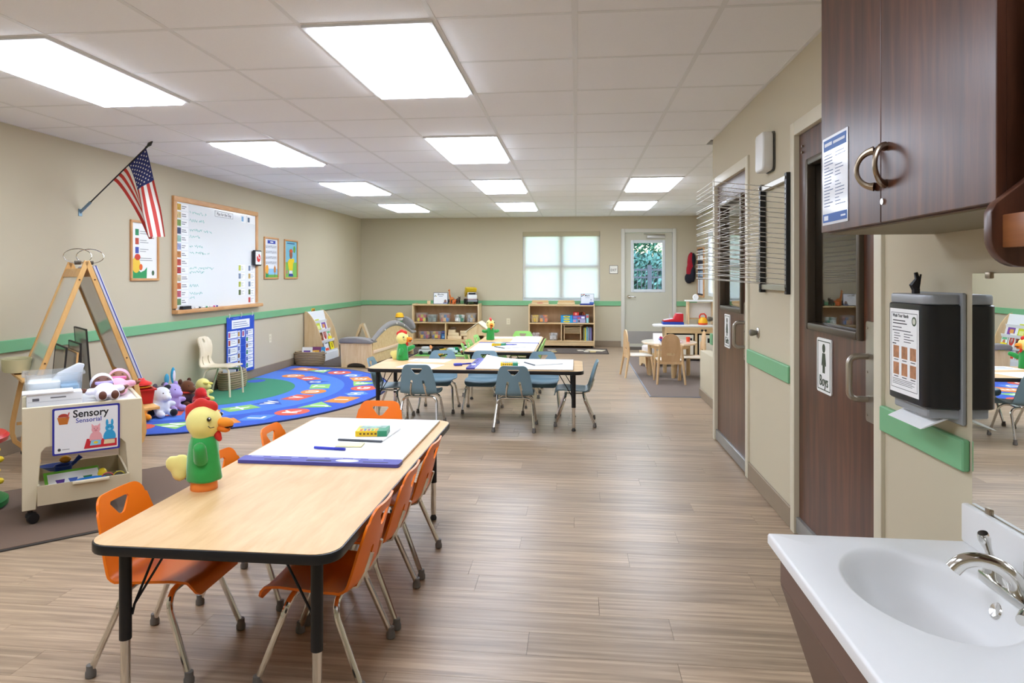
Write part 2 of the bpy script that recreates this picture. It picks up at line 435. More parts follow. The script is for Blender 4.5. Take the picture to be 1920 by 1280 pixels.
# ================================================================ windows and doors
# ---- back window with roller shade
t = thing('window_1', 'wide window with a white roller shade pulled down', 'window', ((W0+W1)/2, YB, WZ0)); t['kind'] = 'structure'
ww, wh = W1-W0, WZ1-WZ0
FRW = M('e8eaea', .4, name='window_vinyl')
f = B(); fy0, fy1 = .075, .135
f.box(-ww/2, -ww/2+.05, fy0, fy1, 0, wh).box(ww/2-.05, ww/2, fy0, fy1, 0, wh).box(-ww/2+.05, ww/2-.05, fy0, fy1, wh-.05, wh).box(-ww/2+.05, ww/2-.05, fy0, fy1, 0, .05)
f.build('window_frame', FRW, t, bevel=.004, seg=1)
B().box(-.04, .04, fy0, fy1-.003, .05, wh-.05).build('mullion', M('b9c0c0', .4), t, bevel=.003, seg=1)
B().box(-ww/2+.05, ww/2-.05, fy0+.004, fy1-.004, wh*.475, wh*.475+.055).build('meeting_rail', M('b9c0c0', .4), t, bevel=.003, seg=1)
for sx in (-1, 1):
    for z0, z1 in ((.05, wh*.475), (wh*.475+.055, wh-.05)):
        a, c = sorted((sx*.04, sx*(ww/2-.05)))
        B().box(a, c, .104, .108, z0, z1).build('pane', GLASS, t, smooth=False)
B().box(-ww/2, ww/2, -.006, .075, -.002, .012).build('window_sill', M('e4e9ea', .35), t, bevel=.003, seg=1)
SHADE = bpy.data.materials.new('shade_fabric'); SHADE.use_nodes = True
N = SHADE.node_tree; p = N.nodes['Principled BSDF']; p.inputs['Base Color'].default_value = lin('f4f4f0'); p.inputs['Roughness'].default_value = .9
tr = N.nodes.new('ShaderNodeBsdfTranslucent'); tr.inputs[0].default_value = lin('fffaf4'); mx = N.nodes.new('ShaderNodeMixShader'); mx.inputs[0].default_value = .88
N.links.new(p.outputs[0], mx.inputs[1]); N.links.new(tr.outputs[0], mx.inputs[2]); N.links.new(mx.outputs[0], N.nodes['Material Output'].inputs[0])
sh = B().box(-ww/2+.022, ww/2-.022, .05, .0512, .055, wh-.07).build('roller_shade', SHADE, t, smooth=False)
B().box(-ww/2+.022, ww/2-.022, .042, .058, .035, .058).build('hem_bar', M('cfd4cd', .5), t, bevel=.004)
B().box(-ww/2+.004, ww/2-.004, .004, .07, wh-.085, wh-.001).build('shade_cassette', M('b9ad8d', .6), t, bevel=.006)
# ---- exit door with a glass lite
d = thing('door_1', 'beige exit door with a tall glass lite', 'door', ((D0+D1)/2, YB, 0)); d['kind'] = 'structure'
dw = D1-D0; DC = M('cdc9b5', .45, name='door_paint'); FC = M('dcd8cb', .45, name='door_frame_paint')
f = B(); 
f.box(-dw/2-.055, -dw/2+.012, -.018, .139, 0, DZ+.06).box(dw/2-.012, dw/2+.055, -.018, .139, 0, DZ+.06).box(-dw/2+.012, dw/2-.012, -.018, .139, DZ-.012, DZ+.06)
f.build('door_frame', FC, d, bevel=.005)
gx0, gx1, gz0, gz1 = 1.03-(D0+D1)/2, 1.615-(D0+D1)/2, 1.03, 1.955
l = B(); lx0, lx1, ly0, ly1 = -dw/2+.016, dw/2-.016, .03, .075
l.box(lx0, gx0, ly0, ly1, .015, DZ-.016).box(gx1, lx1, ly0, ly1, .015, DZ-.016).box(gx0, gx1, ly0, ly1, .015, gz0).box(gx0, gx1, ly0, ly1, gz1, DZ-.016)
leaf = l.build('door_leaf', DC, d, smooth=False)
g = B(); gm = .035
g.box(gx0-.02, gx0+gm, .018, ly0+.03, gz0-.02, gz1+.02).box(gx1-gm, gx1+.02, .018, ly0+.03, gz0-.02, gz1+.02).box(gx0+gm, gx1-gm, .018, ly0+.03, gz0-.02, gz0+gm).box(gx0+gm, gx1-gm, .018, ly0+.03, gz1-gm, gz1+.02)
g.build('lite_frame', M('dfe3e4', .4), d, bevel=.006)
B().box(gx0+gm, gx1-gm, .05, .056, gz0+gm, gz1-gm).build('pane', GLASS, d, smooth=False)
B().box(lx0+.02, lx1-.02, .026, ly0, .06, .29).build('kick_plate', M('b4b0a9', .5, .5, name='kick_steel'), d, bevel=.002, seg=1)
B().box(lx0, lx1, -.03, .139, 0, .014).build('threshold', STEEL, d, bevel=.004)
h = B().cyl((lx0+.07, .004, .93), (lx0+.07, .03, .93), .03).build('door_handle', CHROME, d)
B().tube([(lx0+.07, .004, .93), (lx0+.07, -.03, .93), (lx0+.1, -.045, .93), (lx0+.19, -.045, .925)], .011, 10).build('lever', CHROME, h)
c = B().box(-.03, .3, .0-.012, .028, 2.005, 2.06).build('door_closer', M('cfcdc6', .35, .3), d, bevel=.008)
B().box(-.16, .22, -.03, -.015, 2.075, 2.09, RY(2) ).build('closer_arm', CHROME, c)
# ---- restroom doors
def rest_door(n, y0, y1, word, label, knobside):
    t = thing(n, label, 'door', (XR, (y0+y1)/2, 0)); t['kind'] = 'structure'
    w = y1-y0
    f = B()
    f.box(-.014, .125, -w/2-.05, -w/2+.014, 0, DH+.055).box(-.014, .125, w/2-.014, w/2+.05, 0, DH+.055).box(-.014, .125, -w/2+.014, w/2-.014, DH-.014, DH+.055)
    f.build('door_frame', TRIMC, t, bevel=.004)
    gy0, gy1, g0, g1 = -w/2+.17, w/2-.17, 1.06, 1.86
    a, c2 = -w/2+.017, w/2-.017
    l = B(); x0, x1 = .012, .057
    l.box(x0, x1, a, gy0, .09, DH-.017).box(x0, x1, gy1, c2, .09, DH-.017).box(x0, x1, gy0, gy1, .09, g0).box(x0, x1, gy0, gy1, g1, DH-.017)
    l.build('door_leaf', WALNUT, t, smooth=False)
    BR = M('5c5245', .35, .6, name='lite_bronze')
    g = B(); m = .024
    g.box(-.008, x1+.01, gy0-.01, gy0+m, g0-.01, g1+.01).box(-.008, x1+.01, gy1-m, gy1+.01, g0-.01, g1+.01).box(-.008, x1+.01, gy0+m, gy1-m, g0-.01, g0+m).box(-.008, x1+.01, gy0+m, gy1-m, g1-m, g1+.01)
    g.build('lite_frame', BR, t, bevel=.008)
    B().box(.03, .036, gy0+m, gy1-m, g0+m, g1-m).build('pane', GLASS, t, smooth=False)
    B().box(-.006, .03, a+.005, c2-.005, .012, .09).build('bottom_sweep', M('a5a5a2', .35, .7), t, bevel=.004)
    ph = B().prism(rrect(a+.025, a+.115, .745, 1.13, .012), .007, .012, 'x').build('pull_plate', STEEL, t)
    py = a+.07
    B().tube([(.01, py+.03, .995), (-.03, py+.03, .995)]+[(-.03-.03*math.sin(q*PI/2/5), py+.03, .965+.03*math.cos(q*PI/2/5)) for q in range(6)]+[(-.06, py+.03, .86)]+[(-.03-.03*math.cos(q*PI/2/5), py+.03, .86-.03*math.sin(q*PI/2/5)) for q in range(6)]+[(.01, py+.03, .83)], .012, 10).build('pull_handle', STEEL, ph)
    for zz in (.77, .935, 1.105):
        for yy in (a+.04, a+.1): B().cyl((.004, yy, zz), (.008, yy, zz), .005, n=8).build('screw', STEEL, ph)
    for zz in (1.95, 1.92): B().cyl((.004, w/2-.075, zz), (.012, w/2-.075, zz), .006, n=8).build('bolt', STEEL, t)
    sy = w/2-.47
    s = B().prism(rrect(sy, sy+.18, .775, 1.022, .012), .006, .0115, 'x').build('restroom_sign', M('f4f4f0', .35, name='sign_white'), t, label='white restroom sign with child figure')
    SG = M('3d4a35', .5, name='sign_green')
    bd = B(); i0, i1 = .012, .016
    for q in ((sy+i0, sy+i1, .79, 1.007), (sy+.18-i1, sy+.18-i0, .79, 1.007)): bd.box(.005, .006, *q)
    for q in ((.787, .791), (1.006, 1.01)): bd.box(.005, .006, sy+i0, sy+.18-i0, *q)
    bd.build('border', SG, s, smooth=False)
    m_ = sy+.09; fg = B()
    fg.prism(arc(m_, .977, .017, 0, 345, 20, .02), .0045, .006, 'x')
    if word == 'Boys':
        fg.prism([(m_-.016, .955), (m_+.016, .955), (m_+.027, .9), (m_+.02, .897), (m_+.013, .925), (m_+.013, .865), (m_+.003, .865), (m_+.002, .9), (m_-.002, .9), (m_-.003, .865), (m_-.013, .865), (m_-.013, .925), (m_-.02, .897), (m_-.027, .9)], .0045, .006, 'x')
    else:
        fg.prism([(m_-.014, .955), (m_+.014, .955), (m_+.03, .905), (m_+.023, .902), (m_+.013, .925), (m_+.03, .885), (m_+.011, .885), (m_+.011, .862), (m_-.011, .862), (m_-.011, .885), (m_-.03, .885), (m_-.013, .925), (m_-.023, .902), (m_-.03, .905)], .0045, .006, 'x')
    fg.build('figure', SG, s, smooth=False)
    text(word, .07, SG, s, (.005, m_, .827), FACE_R, .0008, sx=.8)
    return t
rest_door('door_2', G0, G1, 'Girls', 'dark wood restroom door marked Girls with dark lite', 1)
rest_door('door_3', BO0, BO1, 'Boys', 'dark wood restroom door marked Boys with dark lite', 1)
# ---- alcove window
t = thing('window_2', 'bright alcove window with pale frame', 'window', (XA, (A0+A1)/2, AZ0)); t['kind'] = 'structure'
aw, ah = A1-A0, AZ1-AZ0
f = B(); f.box(.03, .09, -aw/2, -aw/2+.06, 0, ah).box(.03, .09, aw/2-.06, aw/2, 0, ah).box(.03, .09, -aw/2+.06, aw/2-.06, 0, .06).box(.03, .09, -aw/2+.06, aw/2-.06, ah-.06, ah).box(.03, .09, -.03, .03, .06, ah-.06)
f.build('window_frame', FRW, t, bevel=.004)
for a, c in ((-aw/2+.06, -.03), (.03, aw/2-.06)): B().box(.055, .06, a, c, .06, ah-.06).build('pane', GLASS, t, smooth=False)
# ================================================================ things on and along the right wall
# ---- sink counter
CT = M('e6e5e3', .38, noise=.006, name='cultured_marble')
X0, Y0, Y1, ZT = .56, .95, 2.07, .556
sc = thing('sink_counter', 'white molded sink top with integral oval basin on brown base', 'sink', (XR-.004, (Y0+Y1)/2, ZT))
cy = (Y0+Y1)/2
bx, by, ra, rb = -.275, 1.735-cy, .17, .245            # basin centre and half sizes
b = B(); n = 64
outer = []
L, R_, F_, K_ = X0-XR, -.001, Y0-cy, Y1-cy
rr = rrect(L, R_, F_, K_, .02, 4)
def ray_hit(a):
    dx, dy = math.cos(a), math.sin(a); best = 9
    for (x, s) in ((L, -1), (R_, 1)):
        if dx*s > 1e-9: best = min(best, (x-bx)/dx)
    for (y, s) in ((F_, -1), (K_, 1)):
        if dy*s > 1e-9: best = min(best, (y-by)/dy)
    return bx+dx*best, by+dy*best
angs = sorted([2*PI*i/n for i in range(n)]+[math.atan2(y-by, x-bx) % (2*PI) for x, y in ((L, F_), (L, K_), (R_, F_), (R_, K_))])
ro = []
for a in angs:
    x, y = ray_hit(a); ro.append((x, y))
rings = [[(x, y, -.03) for x, y in ro], [(x, y, -.008) for x, y in ro]]
def shrink(d, z): return [(min(max(x, L+d), R_), min(max(y, F_+d), K_-d), z) for x, y in ro]
rings += [shrink(.003, -.002), shrink(.008, 0)]
for s_, z in ((1.06, 0), (1.02, -.002), (.985, -.008), (.95, -.025), (.9, -.055), (.8, -.095), (.65, -.12), (.45, -.132), (.2, -.137), (.06, -.139)):
    rings.append([(bx+ra*s_*math.cos(a)/max(1e-6, 1), by+rb*s_*math.sin(a), z) for a in angs])
b.rings(rings, cap0=False, cap1=True)
b.build('sink_top', CT, sc, ang=60)
B().box(-.022, 0, F_, K_, .0, .108).build('backsplash', CT, sc, bevel=.006)
B().lathe([(.02, 0), (.022, .004), (.012, .005)], (bx, by, -.141), 16).build('drain', CHROME, sc)
ov = B().lathe([(.0, -.004), (.021, -.004), (.021, .002), (.017, .005), (.0, .003)], (bx+ra*.925, by+.0, -.042), 20, RY(-62) @ RZ(0)).build('overflow_ring', CHROME, sc)
BRW = M('6d5243', .45, noise=.02, name='brown_laminate')
B().box(X0+.03-XR, X0+.05-XR, F_, K_-.02, .42, .52).build('apron', BRW, sc, loc=(0, 0, -ZT), bevel=.001, seg=1)
sl = B(); sl.prism([(X0+.03-XR, .418), (X0+.05-XR, .418), (X0+.18-XR, .02), (X0+.16-XR, .02)], F_, K_-.02, 'y')
sl.build('slanted_panel', BRW, sc, loc=(0, 0, -ZT), bevel=.001, seg=1)
B().prism([(X0+.05-XR, .52), (-.002, .52), (-.002, .02), (X0+.18-XR, .02), (X0+.05-XR, .418)], K_-.045, K_-.021, 'y').build('end_panel', BRW, sc, loc=(0, 0, -ZT))
B().box(X0+.05-XR, -.002, F_, K_-.045, .4, .418).build('bottom_board', BRW, sc, loc=(0, 0, -ZT))
# ---- faucet
fy = 1.70
fc = thing('faucet', 'chrome wing handle faucet on the white sink deck', 'faucet', (XR-.095, fy, ZT))
B().prism(rrect(-.028, .028, -.13, .13, .026, 6), 0, .02).build('faucet_base', CHROME, fc, bevel=.004)
B().tube(smooth_path([(0, 0, .01), (-.005, 0, .04), (-.022, .006, .064), (-.05, .014, .078), (-.08, .024, .08), (-.105, .032, .07), (-.122, .037, .05)]), smooth_rad([.02, .019, .0175, .0165, .0165, .0175, .018]), 20).build('spout', CHROME, fc)
for sy, tp in ((1, [(0, .1, .056), (-.008, .095, .066), (-.018, .086, .085), (-.03, .078, .11), (-.036, .074, .126)]), (-1, [(0, -.1, .05), (-.03, -.125, .052), (-.07, -.16, .054), (-.105, -.2, .056), (-.125, -.22, .056)])):
    hb = B().lathe([(.021, .018), (.019, .038), (.02, .042), (.016, .056), (.0, .058)], (0, sy*.1, 0), 18).build('valve_handle', CHROME, fc)
    B().tube(smooth_path(tp), smooth_rad([.008, .008, .0085, .014, .011]), 16).build('wing', CHROME, hb)
B().cyl((.016, 0, .02), (.016, 0, .09), .004).build('lift_rod', CHROME, fc)
# near lever tip seen at the picture edge is the second handle of this faucet
# ---- mirror
MIR = M('f2f4f2', .0, 1, name='mirror_silver')
mi = thing('mirror', 'frameless wall mirror with small clips above the sink', 'mirror', (XR, 1.45, .666))
B().box(-.006, 0, -.6, .6, 0, .645).build('mirror_glass', MIR, mi, smooth=False)
for yy in (.52, -.3):
    for zz in (-.004, .631): B().box(-.012, 0, yy-.012, yy+.012, zz, zz+.018).build('clip', NICKEL, mi, bevel=.003)
# ---- paper towel dispenser
td = thing('towel_dispenser', 'black and grey paper towel dispenser with hand washing notice', 'towel dispenser', (XR, 2.225, .875))
GR = M('9c9fa2', .4, .2, name='dispenser_grey')
w2 = .135
def prof(d, r, hw):     # plan outline: wall at x=0, front towards -x
    return [(0, -hw), (-d+r, -hw)]+[(-d+r+r*math.cos(math.radians(a)), -hw+r+r*math.sin(math.radians(a))) for a in (-100, -120, -140, -160, -180)]+[(-d+r+r*math.cos(math.radians(a)), hw-r+r*math.sin(math.radians(a))) for a in (180, 160, 140, 120, 100)]+[(-d+r, hw), (0, hw)]
B().prism(prof(.014, .004, w2+.004), 0, .38).build('back_plate', GR, td, bevel=.004, seg=1)
B().prism(prof(.102, .035, w2-.008), .345, .375).build('top_cap', GR, td, bevel=.006)
B().prism(prof(.107, .04, w2-.004), .045, .345).build('black_cover', M('131418', .3, coat=.2, name='dispenser_black'), td, bevel=.003, seg=1)
B().prism([(0, -w2+.008), (-.09, -w2+.03), (-.09, w2-.03), (0, w2-.008)], .015, .045).build('bottom_tray', GR, td, bevel=.004, seg=1)
B().prism([(-.03, .018), (-.03, .021), (-.1, -.012), (-.11, -.018), (-.1, -.016), (-.028, .015)], -.105, .105, 'y').build('paper_towel', PAPER, td)
k = B().tube([(-.06, .03, .375), (-.06, .03, .39)], .012, 8).tube([(-.06, .03, .385), (-.064, .034, .4), (-.057, .026, .42), (-.06, .03, .44)], [.011, .014, .008, .006], 8).tube([(-.054, .026, .385), (-.05, .02, .435)], .003, 6)
k.build('key_ring', BLACK, td)
nx = -.1075
nt_ = B().box(nx-.001, nx, -.092, .092, .066, .328).build('notice', PAPER, td, smooth=False, label='white hand washing notice with six photos')
SY = .092/.128
def rp(b, y0, y1, z0, z1, d=.0012): b.box(nx-d, nx-.001, -y1*SY, -y0*SY, z0+.008, z1+.008)
bd = B()
for q in ((-.116, -.114, .072, .308), (.114, .116, .072, .308), (-.114, .114, .072, .0735), (-.114, .114, .3065, .308)): rp(bd, *q)
random.seed(3)
for z in (.283, .274): rp(bd, -.1, random.uniform(.0, .05), z-.0015, z+.0015)
for z in (.262, .252): rp(bd, -.104, -.02 if z > .255 else .06, z-.0012, z+.0012)
for z in (.243, .235, .227, .219):
    rp(bd, -.09, -.09+random.uniform(.04, .07), z-.001, z+.001); rp(bd, .0, random.uniform(.05, .095), z-.001, z+.001)
rp(bd, -.104, -.07, .2085, .2115)
for z in (.1, .095, .09, .085): rp(bd, -.104, random.uniform(.05, .1), z-.0007, z+.0007)
for cy_ in (-.07, .005, .08):
    for z in (.16, .108): rp(bd, cy_-.02, cy_+.02, z-.0012, z+.0012)
bd.build('print', INK, nt_, smooth=False, kind='stuff')
text('Wash Your Hands', .0145, INK, nt_, (nx-.001, .022, .306), FACE_R, .0004, bold=.0003, sx=.95)
PH = M('b9815a', .6, noise=.6, nscale=60, name='photo_print')
for z in (.166, .114):
    for c_ in (-.07, .005, .08):
        q = B(); rp(q, c_-.026, c_+.026, z, z+.038); q.build('photo', PH, nt_, smooth=False)
B().prism(arc(-.064, .293, .014, 0, 345, 20), nx-.0013, nx-.001, 'x').build('seal', M('3f5136', .6), nt_, smooth=False)
B().prism(arc(-.064, .293, .009, 0, 345, 20), nx-.0016, nx-.001, 'x').build('seal_inner', M('d8d9c8', .6), nt_, smooth=False)
# ---- upper cabinet
XC, CB = .775, 1.438
uc = thing('wall_cabinet', 'dark walnut wall cabinet with two doors and arched pulls', 'cabinet', (XR, 0, CB))
CH = CZ-CB-.012
B().box(XC+.02-XR, -.001, 1.375, 2.27, 0, CH).build('body', WALNUT, uc, bevel=.001, seg=1)
B().box(XC+.022-XR, -.002, 1.377, 2.268, -.0035, 0).build('underside', M('8d8267', .6), uc, smooth=False)
def pull(parent, yy, zz, side):
    # broad crescent pull: two pointed ends on the door, bowed out
    pts, rad = [], []
    for i in range(15):
        t_ = i/14; a = PI*t_
        pts.append((-.004-.034*math.sin(a), yy-side*.026*math.sin(a)*1, zz+.047*math.cos(a))); rad.append(.012-.006*math.sin(a)**.6)
    hb = B().tube(pts, rad, 10)
    return hb.build('handle', NICKEL, parent)
for y0, y1, hy_, sd in ((1.848, 2.272, 1.875, -1), (1.362, 1.844, 1.815, 1)):
    dd = B().box(XC-XR, XC+.019-XR, y0, y1, .003, CH-.003).build('cabinet_door', WALNUT, uc, bevel=.0015, seg=1)
    h = pull(dd, hy_, .145, sd); h.location = (XC-XR, 0, 0)
lk = B().cyl((XC-XR-.004, 1.832, .055), (XC-XR, 1.832, .055), .008, n=12).build('lock', CHROME, uc)
# notice taped on the cabinet door
nx2 = XC-.0008
cn = thing('cabinet_notice', 'laminated blue and white notice taped to walnut cabinet door', 'notice', (nx2, 2.155, 1.462))
B().box(-.0012, 0, -.1, .1, 0, .27).build('sheet', M('eef0f5', .12, coat=.6, name='laminate_sheet'), cn, smooth=False)
def bar(b, a0, a1, z0, z1): b.box(-.0018, -.0012, -a1, -a0, z0, z1)
q = B(); bar(q, -.09, .09, .228, .262); q.build('header_band', M('3f6db5', .5), cn, smooth=False)
q = B(); bar(q, -.095, .095, .008, .034); q.build('footer_band', M('2f5ea9', .5), cn, smooth=False)
q = B(); random.seed(5)
for i in range(17):
    z = .214-.0098*i
    bar(q, -.085, -.085+random.uniform(.04, .075), z-.0012, z+.0012); 
    if i not in (2, 3, 8): bar(q, .005, .005+random.uniform(.03, .08), z-.001, z+.001)
q.build('print', M('5b6d92', .6), cn, smooth=False, kind='stuff')
q = B(); bar(q, -.08, -.02, .242, .252); bar(q, -.01, .08, .242, .25); bar(q, -.085, -.05, .014, .028); bar(q, .05, .085, .018, .023)
q.v = [(x-.0004, y, z) for x, y, z in q.v]; q.build('header_print', M('e9eef8', .5), cn, smooth=False, kind='stuff')
# ---- second cabinet and bracket shelf at the picture edge
u2 = thing('tall_cabinet', 'dark walnut cabinet side beside the wall cabinet', 'cabinet', (XR, 0, 1.45))
B().box(XC+.03-XR, -.001, .55, 1.32, .0, CZ-1.45-.012).build('body', WALNUT, u2, bevel=.001, seg=1)
B().box(XC+.05-XR, -.001, 1.321, 1.331, 0.0, CZ-1.45-.012).build('gap_shade_strip', DARK, u2, smooth=False)  # near-black strip stands in for the shade in the gap between the cabinets
sh = thing('bracket_shelf', 'walnut open shelf with rounded end panel below tall cabinet', 'shelf', (XR, 0, 1.32))
XC2 = .75
pf = [(-.001, .0)]+[(XC2-XR+.055-.055*math.sin(math.radians(a)), .055-.055*math.cos(math.radians(a))) for a in range(0, 91, 10)]+[(XC2-XR, .1), (XC2-XR+.008, .116), (-.001, .40)]
B().prism(pf, 1.332, 1.358, 'y').build('end_panel', WALNUT, sh, bevel=.003)
B().box(.768-XR, .786-XR, .6, 1.332, .035, .095).build('front_rail', WOOD('7a4526', 'a86c3f', .35, stretch=(9, 1, 9), name='walnut_rail'), sh, bevel=.002)
B().box(XC-XR+.07, -.001, .6, 1.332, .02, .035).build('shelf_board', WALNUT, sh, bevel=.001, seg=1)
# ---- drying rack
dr = thing('drying_rack', 'wall mounted art drying rack of thin wire shelves', 'drying rack', (XR, 0, 1.215))
POST = M('1c1c1e', .4, name='rack_black')
for yy, hw in ((3.675, .017), (4.175, .017)):
    B().box(-.035, -.005, yy-hw, yy+hw, -.005, .625).build('post', POST, dr, bevel=.002, seg=1)
    for zz in (.02, .60): B().cyl((-.04, yy, zz), (-.034, yy, zz), .009, n=10).build('bolt', STEEL, dr)
for zz in (.012, .585): B().box(-.03, -.008, 3.692, 4.158, zz, zz+.03).build('crossbar', STEEL, dr, bevel=.002, seg=1)
WIRE = M('ecebe8', .3, .6, name='wire')
wm = B()
wm.tube([(-.03, 3.675, 0), (-.395, 3.68, .03), (-.4, 3.69, .031), (-.4, 4.16, .031), (-.395, 4.17, .03), (-.03, 4.175, 0)], .0019, 6)
for x in (-.16, -.28): wm.tube([(x, 3.677, (-x-.03)*.082), (x, 4.173, (-x-.03)*.082)], .0013, 5)
wm.tube([(-.034, 3.675, 0), (-.034, 3.675, .02)], .003, 6).tube([(-.034, 4.175, 0), (-.034, 4.175, .02)], .003, 6)
wme = wm.mesh('wire_shelf', WIRE)
random.seed(11)
for i in range(20):
    o = obj('wire_shelf', wme, dr, (0, 0, .045+.0262*i)); o.rotation_euler = (0, random.uniform(-.012, .05)*(1 if i > 3 else .3), 0)
# ---- soap alarm box, door stops, plaque, exit sign, outlets
sp = thing('door_chime', 'white rounded plastic box high on wall between restroom doors', 'dispenser', (XR, 4.06, 1.90))
bm_ = B().prism(rrect(-.085, .085, 0, .22, .03, 5), -.07, -.008, 'x'); bm_.build('cover', M('ecebe6', .35), sp, bevel=.014, seg=3)
B().prism(rrect(-.088, .088, -.003, .223, .03, 5), -.008, 0, 'x').build('back_plate', M('55534c', .5), sp)
for yy, lb in ((5.69, 'grey round wall door stop left of the Girls door'), (4.34, 'grey round wall door stop right of the Girls door')):
    s = thing('door_stop', lb, 'door stop', (XR, yy, .958), 0, 'wall door stops')
    B().lathe([(.033, 0), (.033, .004), (.026, .01), (.012, .012)], (0, 0, 0), 20, RY(-90)).build('rose', STEEL, s)
    B().lathe([(.012, .01), (.016, .02), (.02, .034), (.02, .046), (.014, .052), (.0, .052)], (0, 0, 0), 16, RY(-90)).build('bumper', M('7c776c', .6), s)
pq = B().prism(rrect(4.29, 4.37, 1.27, 1.47, .006), XR-.006, XR, 'x').build('wall_plaque', M('9a968c', .4, .5), bevel=.001)
tag(pq, 'small grey plaque on wall behind the wire drying rack', 'plaque')
ex = thing('exit_sign', 'small square white EXIT sign beside the beige door', 'sign', (.693, YB, 1.43))
B().prism(rrect(-.078, .078, -.078, .078, .008), -.006, 0, 'y').build('frame', M('57524a', .5), ex)
B().prism(rrect(-.07, .07, -.07, .07, .004), -.0075, -.006, 'y').build('plate', M('f1eee4', .5), ex)
text('EXIT', .068, M('5a4f46', .6), ex, (0, -.0076, -.012), FACE_Y, .0006, sx=.8, bold=.0006)
def outlet(loc, rot, label, slots=True):
    t = thing('wall_outlet', label, 'outlet', loc, rot=rot, group='wall outlets')
    B().prism(rrect(-.035, .035, -.057, .057, .005), -.006, 0, 'y').build('cover_plate', M('ece3c8', .4), t, bevel=.001, seg=1)
    for z in (.02, -.02): B().prism(rrect(-.017, .017, z-.013, z+.013, .008), -.008, -.006, 'y').build('socket', M('ddd2b2', .45), t)
outlet((XL, 8.89, .463), (0, 0, PI/2), 'cream wall outlet beside the blue pocket chart')
outlet((-1.27, YB, .455), (0, 0, 0), 'cream wall outlet between the two toy shelves')
# ================================================================ activity tables and stacking chairs
TT = .515
LAM = WOOD('d0a670', 'e2be8c', .42, stretch=(1.2, 7, 7), scale=2.4, name='maple_tabletop')
LAMY = WOOD('d0a670', 'e2be8c', .42, stretch=(7, 1.2, 7), scale=2.4, name='maple_tabletop_long')
def make_table(label, cx_, cy_, lx, ly, lam):
    t = thing('activity_table', label, 'table', (cx_, cy_, 0))
    o = rrect(-lx/2, lx/2, -ly/2, ly/2, .075, 6)
    B().prism(o, TT-.032, TT-.001).build('edge_band', M('1b1b1d', .35, name='edge_black'), t, bevel=.006)
    B().prism(rrect(-lx/2+.005, lx/2-.005, -ly/2+.005, ly/2-.005, .071, 6), TT-.02, TT).build('table_top', lam, t)
    for sx in (-1, 1):
        for sy in (-1, 1):
            x, y = sx*(lx/2-.085), sy*(ly/2-.085)
            lg = B().lathe([(.018, .2), (.018, TT-.032)], (x, y, 0), 14).build('leg', BLACK, t)
            B().lathe([(.0145, .03), (.0145, .21)], (x, y, 0), 14).build('leg_insert', CHROME, lg)
            B().lathe([(.012, .0), (.017, .003), (.018, .012), (.012, .024), (.008, .032)], (x, y, 0), 14).build('glide', M('3a3835', .5), lg)
            for dx, dy in ((-sx*.13, -sy*.03), (-sx*.03, -sy*.16)):
                B().tube([(x-sx*.015, y-sy*.01, .27), (x-sx*.02, y-sy*.014, .3), (x+dx, y+dy, TT-.03)], .004, 6).build('brace', BLACK, lg)
    return t
make_table('long maple table with black edge holding white pad and crayons, orange chairs', -1.063, 2.78, .775, 1.83, LAMY)
make_table('wide maple table with black edge ringed by blue chairs', -.865, 6.08, 1.86, .75, LAM)
make_table('maple table with black edge ringed by lime green chairs', -.80, 8.02, .77, 1.85, LAMY)
# ---- chair
_prof = [(.178, .262), (.172, .283), (.155, .297), (.1, .301), (.03, .297), (-.05, .291), (-.1, .294), (-.13, .308), (-.148, .335), (-.158, .37), (-.172, .43), (-.188, .49), (-.208, .56)]
_len = [0]
for a, c in zip(_prof, _prof[1:]): _len.append(_len[-1]+math.dist(a, c))
LT = _len[-1]
def prof_at(v):
    v = max(0, min(LT, v))
    for i in range(len(_prof)-1):
        if v <= _len[i+1]:
            k = (v-_len[i])/(_len[i+1]-_len[i]); return _prof[i][0]+(_prof[i+1][0]-_prof[i][0])*k, _prof[i][1]+(_prof[i+1][1]-_prof[i][1])*k
    return _prof[-1]
def shell_pt(u, v):
    y, z = prof_at(v); bk = max(0, min(1, (v-.27)/.1)); q = (u/.15)**2
    return (u, y+.022*q*bk, z+.014*q*(1-bk)*(1 if v > .05 else v/.05))
def hw(v):
    pts = [(0, .135), (.03, .152), (.15, .162), (.28, .162), (.36, .16), (.45, .148), (.52, .135), (LT, .122)]
    for a, c in zip(pts, pts[1:]):
        if v <= c[0]: return a[1]+(c[1]-a[1])*(v-a[0])/(c[0]-a[0])
    return pts[-1][1]
def chair_outline():
    vs = [.012, .03, .08, .15, .22, .28, .34, .4, .46, .52, LT-.05]
    r = [(hw(v), v) for v in vs]
    top = arc(hw(LT)-.045, LT-.045, .045, 0, 90, 6)
    return [(.12, 0)]+r+top+[(-x, y) for x, y in reversed(top)]+[(-x, y) for x, y in reversed(r)]+[(-.12, 0)]
hole = [(-.05, LT-.042), (-.044, LT-.034), (.044, LT-.034), (.05, LT-.042), (.018, LT-.082), (.008, LT-.088), (-.008, LT-.088), (-.018, LT-.082)]
def slot(s):
    c0, c1 = (.062*s, LT-.215), (.05*s, LT-.15)
    r = .0105; p = arc(c0[0], c0[1], r, 180, 360, 5)+arc(c1[0], c1[1], r, 0, 180, 5)
    return p
shell_b = B().sheet(chair_outline(), [hole, slot(1), slot(-1)], .019, shell_pt, .008)
def arch(yf, yt):
    p = [(-.17, yf, .022), (-.15, yt+(yf-yt)*.18, .218)]
    p += [(-.15+.055*(1-math.cos(a)), yt+(yf-yt)*(.18-.14*math.sin(a)), .218+.052*math.sin(a)) for a in (PI/8, PI/4, 3*PI/8, PI/2)]
    return p+[(-x, y, z) for x, y, z in reversed(p)]
